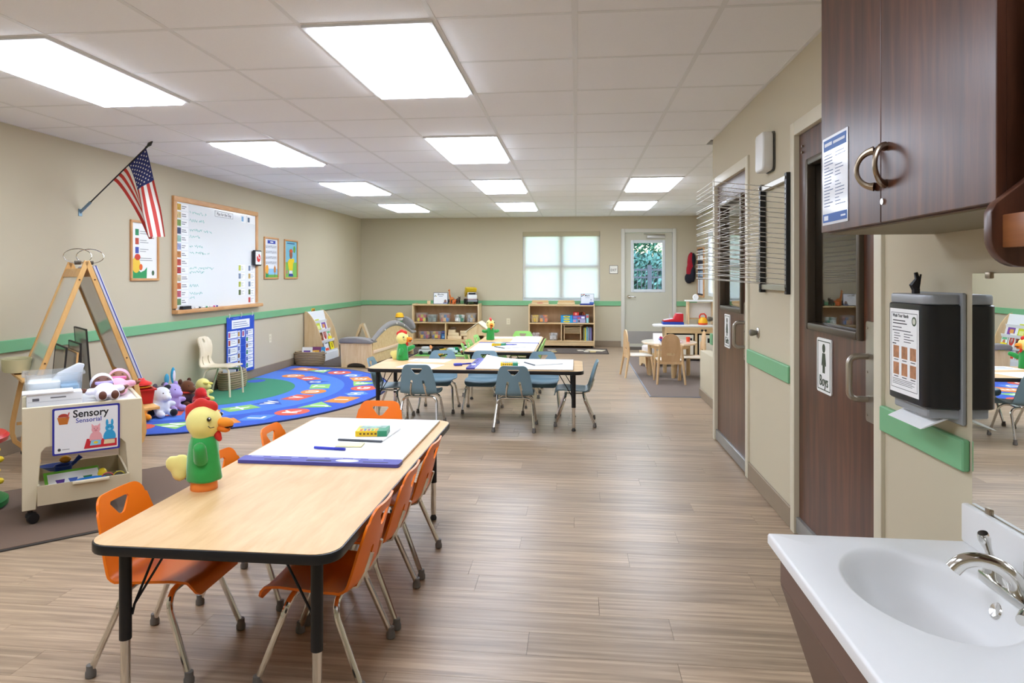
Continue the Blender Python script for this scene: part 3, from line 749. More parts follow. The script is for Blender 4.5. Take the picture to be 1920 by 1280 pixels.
def make_chair(col, label, group):
    t = thing('stacking_chair', label, 'chair', (0, 0, 0), 0, group)
    mat = M(col, .36, noise=.03, nscale=3, name='chair_plastic_'+col)
    B_ = B(); B_.v, B_.f = shell_b.v, shell_b.f
    B_.build('seat_shell', mat, t, ang=50)
    for yf, yt in ((.168, .075), (-.17, -.07)):
        lf = B().tube(arch(yf, yt), .0105, 10).build('leg_frame', CHROME, t)
        for s in (-1, 1):
            B().lathe([(.012, 0), (.0165, .003), (.0165, .018), (.0135, .024), (.0135, .04), (.011, .041)], (s*.1705, yf*1.002, 0), 12).build('foot_cap', M('6f6b66', .5), lf)
    for s in (-1, 1):
        B().tube([(s*.07, .07, .275), (s*.07, -.06, .275), (s*.068, -.125, .292), (s*.062, -.152, .345), (s*.054, -.17, .4)], .0075, 6).build('support_bar', CHROME, t)
    return t
ORANGE, BLUE, LIME = 'ff7d10', '7896a4', '9ad86c'
oc = make_chair(ORANGE, '', 'orange chairs'); bc = make_chair(BLUE, '', 'blue chairs'); gc = make_chair(LIME, '', 'lime chairs')
def place(proto, spots, group):
    for i, (x, y, a, lab) in enumerate(spots):
        o = proto if i == 0 else tree(proto)
        o.location = (x, y, 0); o.rotation_euler = (0, 0, math.radians(a)); o['label'] = lab; o['group'] = group
place(oc, [
    (-1.40, 2.24, -90, 'orange stacking chair across the bare table end from its twin, sensory cart behind it'),
    (-1.31, 2.74, -92, 'orange stacking chair directly behind the chicken puppet'),
    (-1.32, 3.27, -88, 'orange stacking chair beside the white pad, alphabet rug behind it'),
    (-1.16, 3.79, 180, 'orange stacking chair at the table end facing the blue chairs'),
    (-.835, 2.24, 90, 'orange stacking chair on the open floor side, at bare table end'),
    (-.832, 2.64, 91, 'orange stacking chair on the open floor side, middle of three'),
    (-.83, 3.07, 89, 'orange stacking chair on the open floor side, beside white pad')], 'orange chairs around the long table')
place(bc, [
    (-1.338, 5.86, 0, 'blue stacking chair with back to orange table, near alphabet rug'),
    (-.518, 5.86, 0, 'blue stacking chair with back to orange table, by crayon box on pad'),
    (-1.331, 6.58, 180, 'blue stacking chair facing the orange table, by the printed paper'),
    (-.90, 6.58, 180, 'blue stacking chair facing the orange table, middle of its side'),
    (-.326, 6.58, 180, 'blue stacking chair facing the orange table, by the plain white pad end'),
    (-1.68, 6.12, -88, 'blue stacking chair at the table end by the reading bench'),
    (-.01, 6.13, 90, 'blue stacking chair at the table end by the open aisle')], 'blue chairs around the wide table')
place(gc, [
    (-1.06, 7.52, -84, 'lime stacking chair on block mat side, at the pad end'),
    (-1.07, 7.96, -96, 'lime stacking chair on block mat side, middle of three'),
    (-1.07, 8.58, -95, 'lime stacking chair between wooden dollhouse and table'),
    (-.57, 7.47, 90, 'lime stacking chair on the aisle side, at the pad end'),
    (-.565, 8.15, 90, 'lime stacking chair on the aisle side, toward the game shelf'),
    (-.72, 9.1, 180, 'lime stacking chair at the table end facing the window')], 'lime chairs around the far table')
# ---- easel pads
PURP = M('4a4a9e', .5, name='pad_binding')
def pad(label, loc, rz, w, l, curl=False, th=.012):
    t = thing('easel_pad', label, 'paper pad', loc, rz)
    B().box(-w/2, w/2, 0, l, 0, .003).build('backing_board', M('b99b72', .8), t, smooth=False)
    if curl:
        pg = B(); n = 14; rows = []
        for j in range(n+1):
            v = j/n; row = []
            for i in range(n+1):
                u = i/n; x = -w/2+.004+(w-.008)*u; y = .07+(l-.07)*v
                k = max(0, (1-u)*1.0+(.25-v)*1.6-.72); row.append((x+k*.05, y+k*.03, th+k*k*.09))
            rows.append(row)
        pg.add([p for r in rows for p in r], [(j*(n+1)+i, j*(n+1)+i+1, (j+1)*(n+1)+i+1, (j+1)*(n+1)+i) for j in range(n) for i in range(n)])
        pg.build('top_page', PAPER, t)
    B().box(-w/2+.002, w/2-.002, .002, l-.001, .003, th-.0005).build('page_stack', PAPER, t, bevel=.001, seg=1)
    bd = B().prism(rrect(-w/2-.004, w/2+.004, -.004, .075, .012), .0, th+.002)
    q = bd.build('binding', PURP, t)
    for x in (-.19, .19):
        pass
    B().prism(rrect(-.055, .055, .012, .03, .009), th+.0015, th+.0024).build('hand_slot', M('23233a', .6), q)
    B().prism(rrect(-.24, -.12, .014, .026, .006), th+.0015, th+.0023).build('slot', M('2b2b55', .6), q)
    B().prism(rrect(.19, .3, .014, .026, .006), th+.0015, th+.0023).build('slot', M('2b2b55', .6), q)
    B().prism(arc(.12, .03, .05, 0, 350, 24, .02), th+.0015, th+.0026).build('label_oval', M('dfe0ea', .6), q)
    pr = B(); random.seed(9)
    x = -w/2+.03
    while x < w/2-.08:
        k = random.uniform(.03, .08); pr.box(x, x+k, .058, .063, th+.0015, th+.0024); x += k+random.uniform(.02, .06)
    pr.build('print', M('b9bbdc', .6), q, smooth=False, kind='stuff')
    return t
pad('large white easel pad with purple binding lying on orange chair table', (-1.075, 2.755, TT+.0005), 0, .69, .885)
pad('white easel pad with lifted page on the blue chair table', (-.925, 6.08, TT+.0005), -PI/2, .69, .9, True)
pad('white easel pad lying across the lime chair table', (-.78, 8.0, TT+.0005), PI, .69, .86)
pg = B().box(-.17, .17, -.42, .42, 0, .008).build('drawing_paper', PAPER, loc=(-.61, 8.46, TT+.0005), bevel=.001, seg=1)
tag(pg, 'stack of white drawing paper behind the far easel pad', 'paper')
# ---- notepads, crayon boxes, markers, sticky notes
def notepad(label, x, y, z, rz, w=.215, l=.28):
    t = thing('notepad', label, 'notepad', (x, y, z), math.radians(rz))
    B().box(-w/2, w/2, -l/2, l/2, 0, .007).build('pages', PAPER, t, bevel=.0006, seg=1)
    B().box(-w/2-.001, w/2+.001, -l/2-.001, -l/2+.012, 0, .008).build('binding', M('4c5058', .6), t, bevel=.0006, seg=1)
notepad('white notepad with grey spine under the crayon box', -1.0, 3.26, TT+.0135, -4)
notepad('white notepad with grey spine lying on the lifted page pad', -.29, 6.1, TT+.0135, -62)
notepad('white notepad with grey spine on the pad between lime chairs', -.72, 7.48, TT+.0135, -55)
def crayons(label, x, y, z, rz):
    t = thing('crayon_box', label, 'crayon box', (x, y, z), math.radians(rz))
    w, l, h = .15, .12, .026
    B().box(-w/2, w/2, -l/2, l/2, 0, h).build('carton', M('e9c019', .45), t, bevel=.0012, seg=1)
    B().box(w/2-.045, w/2+.0006, -l/2-.0006, l/2+.0006, .0005, h+.0004).build('green_end', M('2f8a63', .45), t, smooth=False)
    B().prism([(-.055, .055), (-.07, .02), (-.03, -.015), (.02, .0), (.06, .01), (.07, .055)], h, h+.0009).build('picture', M('8fae9f', .5, noise=.9, nscale=35), t, smooth=False)
    for i, c in enumerate(('c23b2a', '3a67b5', '7c3f8a', '2e9a4c', 'e07a22')):
        B().box(-.055+.018*i, -.043+.018*i, -.05, -.02, h, h+.0009).build('crayon_print', M(c, .5), t, smooth=False)
        B().box(-.055+.018*i, -.045+.018*i, -l/2-.0009, -l/2, .009, .017).build('front_print', M('6b4c1a', .5), t, smooth=False)
crayons('yellow and green crayon box lying on the notepad', -.985, 3.25, TT+.0215, 8)
crayons('yellow and green crayon box on the lifted page pad', -.58, 5.94, TT+.0135, 6)
crayons('yellow and green crayon box on the pad between lime chairs', -.86, 7.62, TT+.0135, 0)
def marker(label, x, y, z, rz, ln=.14):
    t = thing('marker', label, 'marker', (x, y, z+.006), math.radians(rz))
    BM = M('2b35b8', .4)
    B().cyl((-ln/2, 0, 0), (ln*.15, 0, 0), .006, n=12).build('barrel', BM, t)
    B().cyl((ln*.15, 0, 0), (ln/2, 0, 0), .0067, .0062, n=12).build('cap', M('242da6', .35), t)
marker('blue marker beside the sticky notes on the orange table pad', -1.095, 2.96, TT+.0135, -6, .15)
marker('blue marker lying loose on bare maple top, blue chair table', -1.0, 6.05, TT+.0005, 35, .15)
marker('blue marker on the pad between lime chairs', -.74, 7.7, TT+.0135, 3, .15)
ft = B().prism(rrect(-.045, .03, -.02, .02, .006), 0, .022).build('clip_base', M('4a52c4', .4), loc=(-1.03, 5.97, TT+.0005), rot=(0, 0, .4), bevel=.008)
ft.name = 'tape_block'; tag(ft, 'small blue block beside the loose marker on maple top', 'block')
sk = B().box(-.06, .06, -.035, .035, 0, .006).build('sticky_notes', M('efe9b4', .7), loc=(-1.03, 3.045, TT+.0135), rot=(0, 0, .08), bevel=.0006, seg=1)
tag(sk, 'pale yellow sticky note pad beside the blue marker', 'sticky notes')
sk = B().box(-.07, .07, -.035, .035, 0, .006).build('sticky_notes', M('efe9b4', .7), loc=(-.57, 6.09, TT+.0135), rot=(0, 0, .05), bevel=.0006, seg=1)
tag(sk, 'pale yellow sticky note pad behind crayon box on lifted page pad', 'sticky notes')
def sheet_paper(label, x, y, rz, w, l, printed, z=TT+.0005):
    t = thing('paper_sheet', label, 'paper', (x, y, z), math.radians(rz))
    B().box(-w/2, w/2, -l/2, l/2, 0, .0012).build('sheet', PAPER, t, smooth=False)
    if printed:
        for k in (.05, -.04): B().box(-w/2+.04, w/2-.06, k-.02, k+.02, .0012, .0018).build('printed_band', M('a9adb5', .6), t, smooth=False)
sheet_paper('printed worksheet with grey bands beside the second chicken puppet', -1.36, 6.3, -8, .36, .22, True)
sheet_paper('blank paper sheet on maple top behind a blue chair', -1.36, 5.9, -12, .34, .28, False)
sheet_paper('blank paper sheet behind the third chicken puppet', -.93, 8.75, 5, .3, .22, False)
# ================================================================ things on the left wall (local x runs along the wall, -y looks into the room)
OAK = WOOD('c98d54', 'e0ae76', .45, stretch=(1.5, 9, 9), name='oak_frame')
OAKV = WOOD('c98d54', 'e0ae76', .45, stretch=(9, 9, 1.5), name='oak_frame_upright')
def rect(b, x0, x1, z0, z1, y, d=.0012): return b.box(x0, x1, y-d, y, z0, z1)
def part_rect(name, x0, x1, z0, z1, y, mat, parent, d=.0012): return rect(B(), x0, x1, z0, z1, y, d).build(name, mat, parent, smooth=False)
def shape(name, poly, y, mat, parent, d=.0012): return B().prism(poly, y-d, y, 'y').build(name, mat, parent, smooth=False)
def framed(name, label, cat, y0, z0, w, h, fw=.022, th=.02, sheet='f4f4ee'):
    t = thing(name, label, cat, (XL, y0+w/2, z0), PI/2)
    for q, m in (((-w/2, w/2, 0, fw), OAK), ((-w/2, w/2, h-fw, h), OAK), ((-w/2, -w/2+fw, fw, h-fw), OAKV), ((w/2-fw, w/2, fw, h-fw), OAKV)):
        B().box(q[0], q[1], -th, 0, q[2], q[3]).build('frame_rail', m, t, bevel=.003, seg=1)
    part_rect('poster', -w/2+fw, w/2-fw, fw, h-fw, 0, M(sheet, .5), t, .004)
    return t
# ---- whiteboard
wb = thing('whiteboard', 'large whiteboard in an oak frame covered with day plan cards', 'whiteboard', (XL, 7.555, .915), PI/2)
w, h, fw = 1.87, 1.22, .055
for q, m in (((-w/2, w/2, h-fw, h), OAK), ((-w/2, -w/2+fw, fw, h-fw), OAKV), ((w/2-fw, w/2, fw, h-fw), OAKV)):
    B().box(q[0], q[1], -.03, 0, q[2], q[3]).build('frame_rail', m, wb, bevel=.004)
B().box(-w/2-.0, w/2+.06, -.07, 0, 0, fw*.75).build('marker_ledge', OAK, wb, bevel=.006)
part_rect('writing_surface', -w/2+fw, w/2-fw, fw*.75, h-fw, -.008, M('f2f4f3', .12, coat=.4, name='whiteboard_steel'), wb, .008)
cols = ['d8a032', 'c9b27a', '7da04a', '3a4468', '8fb6a8', '9aa2c4', 'c07a3a', 'c04a3a', 'b03038', 'd8b48a', 'd86a3a', 'c05a6a', '6a8a5a']
random.seed(21)
for i, c in enumerate(cols):
    z = h-fw-.012-.0825*(i+1)
    cd = part_rect('schedule_card', -w/2+fw+.012, -w/2+fw+.222, z+.006, z+.08, -.016, PAPER, wb)
    part_rect('picture', -w/2+fw+.016, -w/2+fw+.085, z+.01, z+.076, -.0172, M(c, .6, noise=.7, nscale=30), cd)
    pr = B()
    for k in range(2): rect(pr, -w/2+fw+.1, -w/2+fw+.1+random.uniform(.05, .1), z+.03+k*.02, z+.037+k*.02, -.0172)
    pr.build('print', M('6a6a70', .7), cd, smooth=False, kind='stuff')
TEAL = M('62c4b4', .6, name='teal_marker')
def scribble(x, z, ln, parent):
    pts = []; q = x
    while q < x+ln:
        pts.append((q, -.0164, z+random.uniform(-.014, .02))); q += random.uniform(.006, .013)
        if random.random() < .07 and len(pts) > 3:
            B().tube(pts, .0019, 4).build('handwriting', TEAL, parent, smooth=False); pts = []; q += .022
    if len(pts) > 2: B().tube(pts, .0019, 4).build('handwriting', TEAL, parent, smooth=False)
for zz, ln in ((1.07, .34), (.99, .3), (.885, .46), (.815, .2), (.71, .3), (.64, .4), (.475, .52), (.43, .3), (.285, .18), (.2, .26), (.155, .12)):
    scribble(-w/2+fw+.25, zz, ln, wb)
cd = part_rect('title_card', -.12, .3, 1.075, 1.145, -.016, PAPER, wb)
for q in ((-.117, .297, 1.077, 1.08), (-.117, .297, 1.14, 1.143), (-.117, -.114, 1.08, 1.14), (.294, .297, 1.08, 1.14)): part_rect('border', *q, -.0172, INK, cd)
text('Plan for the Day', .05, INK, cd, (.09, -.0173, 1.108), FACE_Y, .0006)
for x0, x1, c in ((.5, .6, '7fb0d8'), (.66, .84, 'd5d9e0')):
    cd = part_rect('header_card', x0, x1+.03, 1.055, 1.15, -.016, PAPER, wb); part_rect('picture', x0+.01, x0+.06, 1.07, 1.13, -.0172, M(c if c[0] == '7' else '5a6a80', .6), cd)
random.seed(8)
for x, n in ((.43, 4), (.68, 5)):
    for k in range(n):
        z = .50-.1*k-.05
        cd = part_rect('job_card', x, x+.17, z, z+.085, -.016, PAPER, wb)
        part_rect('picture', x+.008, x+.062, z+.01, z+.075, -.0172, M(random.choice(['7a8aa0', 'b8c04a', 'b04a4a', '5a6a3a', 'c0a060']), .6, noise=.7, nscale=30), cd)
        pr = B()
        for q in range(3): rect(pr, x+.075, x+.075+random.uniform(.03, .08), z+.02+q*.018, z+.024+q*.018, -.0172)
        pr.build('print', M('7a7a80', .7), cd, smooth=False, kind='stuff')
zl = .915+fw*.75
er = thing('whiteboard_eraser', 'black felt eraser on the whiteboard ledge', 'eraser', (XL+.046, 6.80, zl+.001), PI/2)
B().box(-.08, .08, -.022, .022, 0, .012).build('felt', M('3a3a3c', .9), er, bevel=.002); B().box(-.08, .08, -.02, .02, .012, .035).build('grip', BLACK, er, bevel=.005)
for yy, c, nm in ((7.02, '222224', 'black'), (7.16, '2d9a63', 'green'), (7.32, 'd03a8a', 'pink'), (7.38, '2b2f9c', 'blue')):
    mk = thing('dry_erase_marker', '%s capped dry erase marker on the whiteboard ledge' % nm, 'marker', (XL+.045, yy, zl+.009), PI/2, 'markers on the whiteboard ledge')
    B().cyl((-.045, 0, 0), (.02, 0, 0), .009, n=12).build('barrel', M('e8e8ea', .4), mk); B().cyl((.02, 0, 0), (.06, 0, 0), .0095, n=12).build('cap', M(c, .4), mk)
tmr = thing('visual_timer', 'square white timer with red dial hung on whiteboard edge', 'timer', (XL+.03, 8.42, 1.44), PI/2)
B().prism(rrect(-.095, .095, 0, .2, .025), -.035, 0, 'y').build('case', M('2a2b30', .4), tmr, bevel=.006)
B().prism(rrect(-.078, .078, .017, .183, .012), -.0375, -.035, 'y').build('dial_face', M('f4f4f2', .4), tmr)
B().prism([(0, .1)]+arc(0, .1, .052, 90, -215, 28), -.039, -.0375, 'y').build('red_disc', M('dc3a32', .5), tmr, smooth=False)
tk = B()
for i in range(12):
    a = 2*PI*i/12; tk.cbox((.066*math.cos(a), -.0382, .1+.066*math.sin(a)), (.007, .0014, .003), RY(-math.degrees(a)))
tk.build('ticks', INK, tmr, smooth=False, kind='stuff'); B().cyl((0, -.048, .1), (0, -.037, .1), .012).build('knob', WHITE, tmr)
# ---- posters
p1 = framed('framed_poster', 'oak framed promise poster with yellow bird, partly behind the flag', 'poster', 5.955, 1.262, .433, .572)
random.seed(4)
for i, c in enumerate(('2f8a5a', 'c0503a', '4a55a8', '8a949c')):
    z = .46-.085*i-.03
    part_rect('picture', -.14, -.09, z, z+.06, -.0052, M(c, .6, noise=.5, nscale=40), p1)
    pr = B()
    for q in range(2): rect(pr, -.07, -.07+random.uniform(.08, .2), z+.018+q*.02, z+.023+q*.02, -.0052)
    pr.build('print', M('8a8a8c', .7), p1, smooth=False, kind='stuff')
shape('bush', [(-.19, .024), (.03, .024), (.035, .13), (.0, .1), (-.06, .08), (-.12, .12), (-.19, .15)], -.0052, M('2f9a5a', .6), p1)
shape('bird_body', arc(-.13, .15, .062, 0, 350, 20, .075), -.0062, M('f0c640', .6), p1)
shape('bird_comb', arc(-.11, .225, .042, 0, 350, 16, .03), -.0072, M('d0402c', .6), p1)
shape('bird_beak', arc(-.06, .13, .025, 0, 350, 14, .03), -.0072, M('e86a2a', .6), p1)
shape('seal', arc(.13, .075, .02, 0, 350, 18, .025), -.0052, M('4a6a4c', .6), p1)
p2 = framed('framed_poster', 'oak framed song sheet poster with blue title bar', 'poster', 8.70, 1.268, .44, .565, sheet='eceef2')
part_rect('title_bar', -.11, .13, .48, .525, -.0052, M('3346a8', .6), p2); part_rect('title_print', -.03, .06, .495, .51, -.0062, PAPER, p2)
for i in range(4):
    z = .42-.072*i; st = B()
    for k in range(5): rect(st, -.17, .17, z+k*.008, z+k*.008+.0016, -.0052)
    for k in range(7): st.prism(arc(-.14+.045*k, z+.008+.006*(k % 4), .006, 0, 330, 8), -.0064, -.0052, 'y')
    st.build('staff_lines', M('7d828c', .7), p2, smooth=False, kind='stuff')
part_rect('sky', -.195, .195, .022, .14, -.0046, M('8fc4e6', .6), p2, .0006); part_rect('meadow', -.195, .195, .022, .06, -.0052, M('6fb04a', .6), p2, .0006)
shape('bush', arc(-.14, .05, .055, 0, 350, 18, .05), -.0064, M('2f9a5a', .6), p2); shape('bird', arc(-.13, .13, .045, 0, 350, 18, .06), -.0074, M('f0a83a', .6), p2)
shape('bird_house', [(.08, .09), (.14, .09), (.14, .15), (.11, .19), (.08, .15)], -.0064, M('c9803a', .6), p2); part_rect('post', .105, .115, .03, .09, -.0064, M('8a5a2a', .6), p2)
p3 = framed('framed_poster', 'oak framed poster of a child figure in yellow shirt', 'poster', 9.335, 1.268, .465, .565, sheet='7fc3d8')
part_rect('meadow', -.21, .21, .022, .24, -.0046, M('7fc05a', .6), p3, .0006); part_rect('caption', -.13, .13, .505, .52, -.0052, M('2a6a9c', .6), p3)
shape('shirt', [(-.07, .12), (.06, .12), (.07, .22), (.12, .26), (.1, .3), (.04, .29), (-.05, .29), (-.11, .25), (-.1, .2)], -.0064, M('f2d21e', .6), p3)
shape('legs', [(-.06, .04), (.06, .04), (.05, .13), (-.06, .13)], -.0058, M('e8e8ec', .6), p3); shape('shoes', [(-.09, .035), (.08, .035), (.06, .075), (-.07, .075)], -.007, M('2a4a9a', .6), p3)
shape('head', arc(-.0, .35, .05, 0, 350, 20, .06), -.007, M('9a5a3a', .6), p3); shape('cap', arc(0, .385, .058, 0, 180, 14, .05), -.008, M('d8582a', .6), p3)
shape('flower', arc(.12, .43, .035, 0, 350, 16, .05), -.0064, M('6aa83a', .6), p3); shape('ball', arc(-.14, .1, .02, 0, 350, 14, .03), -.0064, M('d06a9a', .6), p3)
# ---- pocket chart
pc = thing('pocket_chart', 'blue hanging pocket chart filled with picture cards', 'pocket chart', (XL+.024, 8.03, .115), PI/2)
PB = M('1f4fc0', .5, noise=.05, name='chart_blue')
part_rect('cloth', -.345, .345, 0, .7, -.0, PB, pc, .006)
cd = part_rect('title_strip', -.23, .22, .555, .66, -.006, PAPER, pc); pr = B()
for k in range(3): rect(pr, -.2, .19-.03*k, .575+k*.025, .583+k*.025, -.0072)
pr.build('print', M('8a90b0', .7), cd, smooth=False, kind='stuff'); part_rect('logo_band', -.2, -.06, .675, .685, -.006, M('6a8ae0', .6), pc)
random.seed(14)
def chartcard(x0, x1, z0, z1):
    c = part_rect('pocket_card', x0, x1, z0, z1, -.0065, PAPER, pc)
    part_rect('picture', x0+.008, x0+.05, z0+.012, z1-.012, -.0078, M(random.choice(['b04a7a', 'c08a2a', '7a4a2a', '3a8a5a', 'b03a3a', '5a6ab0']), .6, noise=.6, nscale=40), c)
    if x1-x0 > .12:
        q = B()
        for k in range(2): rect(q, x0+.065, x1-.03-.02*k, z0+.03+k*.022, z0+.035+k*.022, -.0078)
        q.build('print', M('9a9aa8', .7), c, smooth=False, kind='stuff')
for i in range(5): chartcard(-.32, -.1, .445-.096*i, .53-.096*i)
for i in range(6): chartcard(-.09, -.02, .445-.088*i, .525-.088*i)
chartcard(.02, .09, .44, .525)
for i in range(6): chartcard(.12, .31, .45-.082*i, .525-.082*i)
for i in range(6):
    part_rect('clear_pocket', -.335, .335, .07+.088*i, .074+.088*i, -.0085, M('5a80d8', .3), pc)
for x in (-.29, .0, .29): B().tube([(x, -.004, .69), (x, -.014, .71), (x, -.012, .735), (x, -.004, .74)], .006, 8).build('hook', M('e9e6da', .4), pc)
# ---- flag
fgt = thing('flag', 'American flag on a short pole bracketed to the wall', 'flag', (XL, 5.315, 1.838))
pole = V((.62, 0, .558)).normalized()
B().tube([pole*.02, pole*.80], .006, 8).build('pole', M('2a2626', .4), fgt)
fin = B(); tip = pole*.88
fin.tube([pole*.79, pole*.81], .009, 8); fin.tube([pole*.805, pole*.835, tip], [.006, .017, .001], 6); fin.build('finial', M('3a3a36', .35, .6), fgt)
br = B().box(0, .006, -.02, .02, -.03, .03); br.tube([pole*-.0, pole*.13], .012, 10); br.build('bracket', M('7d98aa', .3, .6), fgt, bevel=.001, seg=1)
P0, P1 = pole*.40, pole*.79
def flag_pt(hh, f):
    p = P0+(P1-P0)*hh
    dx = .30*(1-hh)+.12*hh; dz = -(.49*(1-hh)+.73*hh)
    fold = math.sin(hh*PI*2.4+.5)*.075*min(1, f*1.4+.0)*(.4+.6*f)
    return V((p.x+dx*f**.85, fold+.03*math.sin(f*5+hh*4)*f*.3, p.z+dz*f**1.12))
def flag_piece(name, h0, h1, f0, f1, mat, off=0):
    nh, nf = 5, 16; b = B(); vs = []
    for i in range(nh+1):
        for j in range(nf+1): vs.append(flag_pt(h0+(h1-h0)*i/nh, f0+(f1-f0)*j/nf))
    fs = [(i*(nf+1)+j, i*(nf+1)+j+1, (i+1)*(nf+1)+j+1, (i+1)*(nf+1)+j) for i in range(nh) for j in range(nf)]
    k = len(vs); b.add(vs+[v+V((0, .0015, 0)) for v in vs], fs+[tuple(q+k for q in reversed(f)) for f in fs]); return b.build(name, mat, fgt, ang=80)
FR, FW, FB = M('c23a30', .7, name='flag_red'), M('ece6dc', .7, name='flag_white'), M('2b3168', .7, name='flag_blue')
for i in range(13):
    a, c = i/13, (i+1)/13; red = i % 2 == 0
    flag_piece('red_stripe' if red else 'white_stripe', a, c, 0 if i < 6 else .4, 1, FR if red else FW)
flag_piece('canton', 6/13, 1, 0, .4, FB)
st = B()
for r in range(9):
    for c in range(6 if r % 2 == 0 else 5):
        hh, f = 6/13+7/13*(r+.9)/9.8, .4*((c+.6)/6.2 if r % 2 == 0 else (c+1.1)/6.2)
        p = flag_pt(hh, f); e1 = (flag_pt(hh+.01, f)-p).normalized(); e2 = (flag_pt(hh, f+.01)-p).normalized(); n_ = e1.cross(e2).normalized()
        for s_ in (.0022, -.0022):
            ring = [p+n_*s_+V((0, .0007, 0))+(e1*math.cos(a)+e2*math.sin(a))*(.0085 if k % 2 == 0 else .0042) for k, a in enumerate(2*PI*q/10 for q in range(10))]
            st.add(ring, [tuple(range(10))])
st.build('stars', FW, fgt, smooth=False, kind='stuff')
# ================================================================ chicken puppets
YEL, RED_, ORG, GRN = M('f6e98e', .8, sheen=.4, noise=.04, bump=.2, bscale=400, name='plush_yellow'), M('d93127', .8, sheen=.4, noise=.05, bump=.2, bscale=400, name='plush_red'), M('f79420', .8, sheen=.3, name='plush_orange'), M('2fa24a', .75, sheen=.6, noise=.12, nscale=25, bump=.25, bscale=300, name='plush_green')
def puppet(label, loc, rz, base=True, s=1.0, arms=((.035, -.055, .14, -.04, -.075, .165),)):
    t = thing('chicken_puppet', label, 'puppet', loc, math.radians(rz)); z0 = .042 if base else .0065
    if base: B().lathe([(.05, 0), (.052, .004), (.05, .03), (.045, .044)], (0, 0, 0), 24).build('stand', M('f58a3a', .4), t, bevel=.0)
    rs = []; n = 28
    for k, (r, z) in enumerate(((.062, 0), (.066, .008), (.063, .05), (.06, .1), (.056, .14), (.048, .17), (.03, .185))):
        rs.append([(r*(1+.07*math.sin(5*2*PI*j/n+k*.9))*math.cos(2*PI*j/n), .92*r*(1+.05*math.sin(4*2*PI*j/n+k*.7))*math.sin(2*PI*j/n), z0-.006+z) for j in range(n)])
    B().rings(rs).build('robe', GRN, t, ang=80)
    for (x0, y0, zz, dx, dy, dz) in arms:
        B().tube([(x0*.3, y0*.4, zz+z0-.03), (x0, y0, zz+z0-.02), (x0+dx*.5, y0+dy*.5, dz+z0-.02), (x0+dx*.9, y0+dy*.9, dz+z0-.008), (x0+dx, y0+dy, dz+z0-.004)], [.026, .026, .024, .02, .008], 12).build('arm', GRN, t, ang=80)
    hz = z0+.225
    hd = blob('head', [((0, 0, hz), (.07, .064, .066)), ((-.002, 0, hz-.045), (.045, .045, .04))], YEL, t, .008)
    cb = blob('comb', [((-.045, 0, hz+.045), (.034, .016, .03)), ((-.012, 0, hz+.066), (.034, .017, .03)), ((.025, 0, hz+.06), (.034, .016, .026)), ((-.06, 0, hz+.015), (.018, .014, .028))], RED_, hd, .006)
    B().ell((.085, 0, hz-.002), (.036, .026, .02), RY(8)).build('upper_beak', ORG, hd); B().ell((.078, 0, hz-.026), (.028, .024, .014), RY(14)).build('lower_beak', M('ef7d1c', .8), hd)
    B().ell((.098, 0, hz-.017), (.02, .018, .006)).build('mouth', M('2a120c', .8), hd)
    blob('wattle', [((.055, 0, hz-.052), (.016, .01, .022)), ((.062, 0, hz-.066), (.013, .009, .014))], RED_, hd, .005)
    for sy in (-1, 1):
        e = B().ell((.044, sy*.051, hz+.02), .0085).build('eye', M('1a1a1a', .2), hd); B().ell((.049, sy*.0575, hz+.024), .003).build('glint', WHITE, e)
        B().tube([(.062, sy*.044, hz-.012), (.05, sy*.052, hz-.014), (.042, sy*.054, hz-.006)], .0016, 5).build('smile_stitch', INK, hd)
    blob('tail', [((-.09, 0, z0+.05), (.042, .016, .045)), ((-.125, 0, z0+.055), (.034, .014, .034)), ((-.1, 0, z0+.02), (.034, .015, .035)), ((-.06, 0, z0+.05), (.02, .014, .03))], YEL, t, .007)
    if s != 1: t.scale = (s, s, s)
    return t
puppet('chicken hand puppet in green robe on orange stand, orange chair table', (-1.375, 2.41, TT), 4, True, .93, ((.012, -.052, .105, .002, -.022, .152),))
puppet('chicken hand puppet in green robe on blue chair table', (-1.63, 6.33, TT), -18, False, .88, ((.02, -.05, .13, -.02, -.02, .07), (.03, .05, .12, .06, .055, .14)))
puppet('chicken hand puppet in green robe with spread arms among lime chairs', (-1.06, 8.46, TT), -72, False, .85, ((.0, -.05, .14, .0, -.075, .135), (.0, .05, .14, .0, .08, .135)))
# ================================================================ alphabet rug
rug = thing('alphabet_rug', 'half oval blue alphabet rug with coloured shape tiles and green centre', 'rug', (-4.085, 7.33, 0))
RA, RB = 1.95, 2.2
def hell(k, n=48, flat=0): return [(flat, -RB*k)]+[(max(flat, RA*k*math.cos(math.radians(a))), RB*k*math.sin(math.radians(a))) for a in [-88+176*i/n for i in range(n+1)]]+[(flat, RB*k)]
def carpet(col): return M(col, .95, noise=.08, nscale=40, bump=.5, bscale=500, sheen=.2)
B().prism(hell(1.0), 0, .009).build('binding', M('17214a', .9), rug); B().prism(hell(.988), .004, .0105).build('outer_band', carpet('1f55c4'), rug)
B().prism(hell(.735), .009, .0115).build('inner_band', carpet('3a78dc'), rug); B().prism(hell(.45), .009, .0125).build('green_centre', carpet('1f8a63'), rug)
for y in (-1.5, -.9, .2, .75): B().prism(arc(.16, y, .1, 0, 350, 18, .13), .012, .0132).build('blue_dot', carpet('1f55c4'), rug)
CSH = [('rect', 'f08a2a'), ('tri', '8fcc6a'), ('circ', 'e0553c'), ('dia', '4a86e0')]
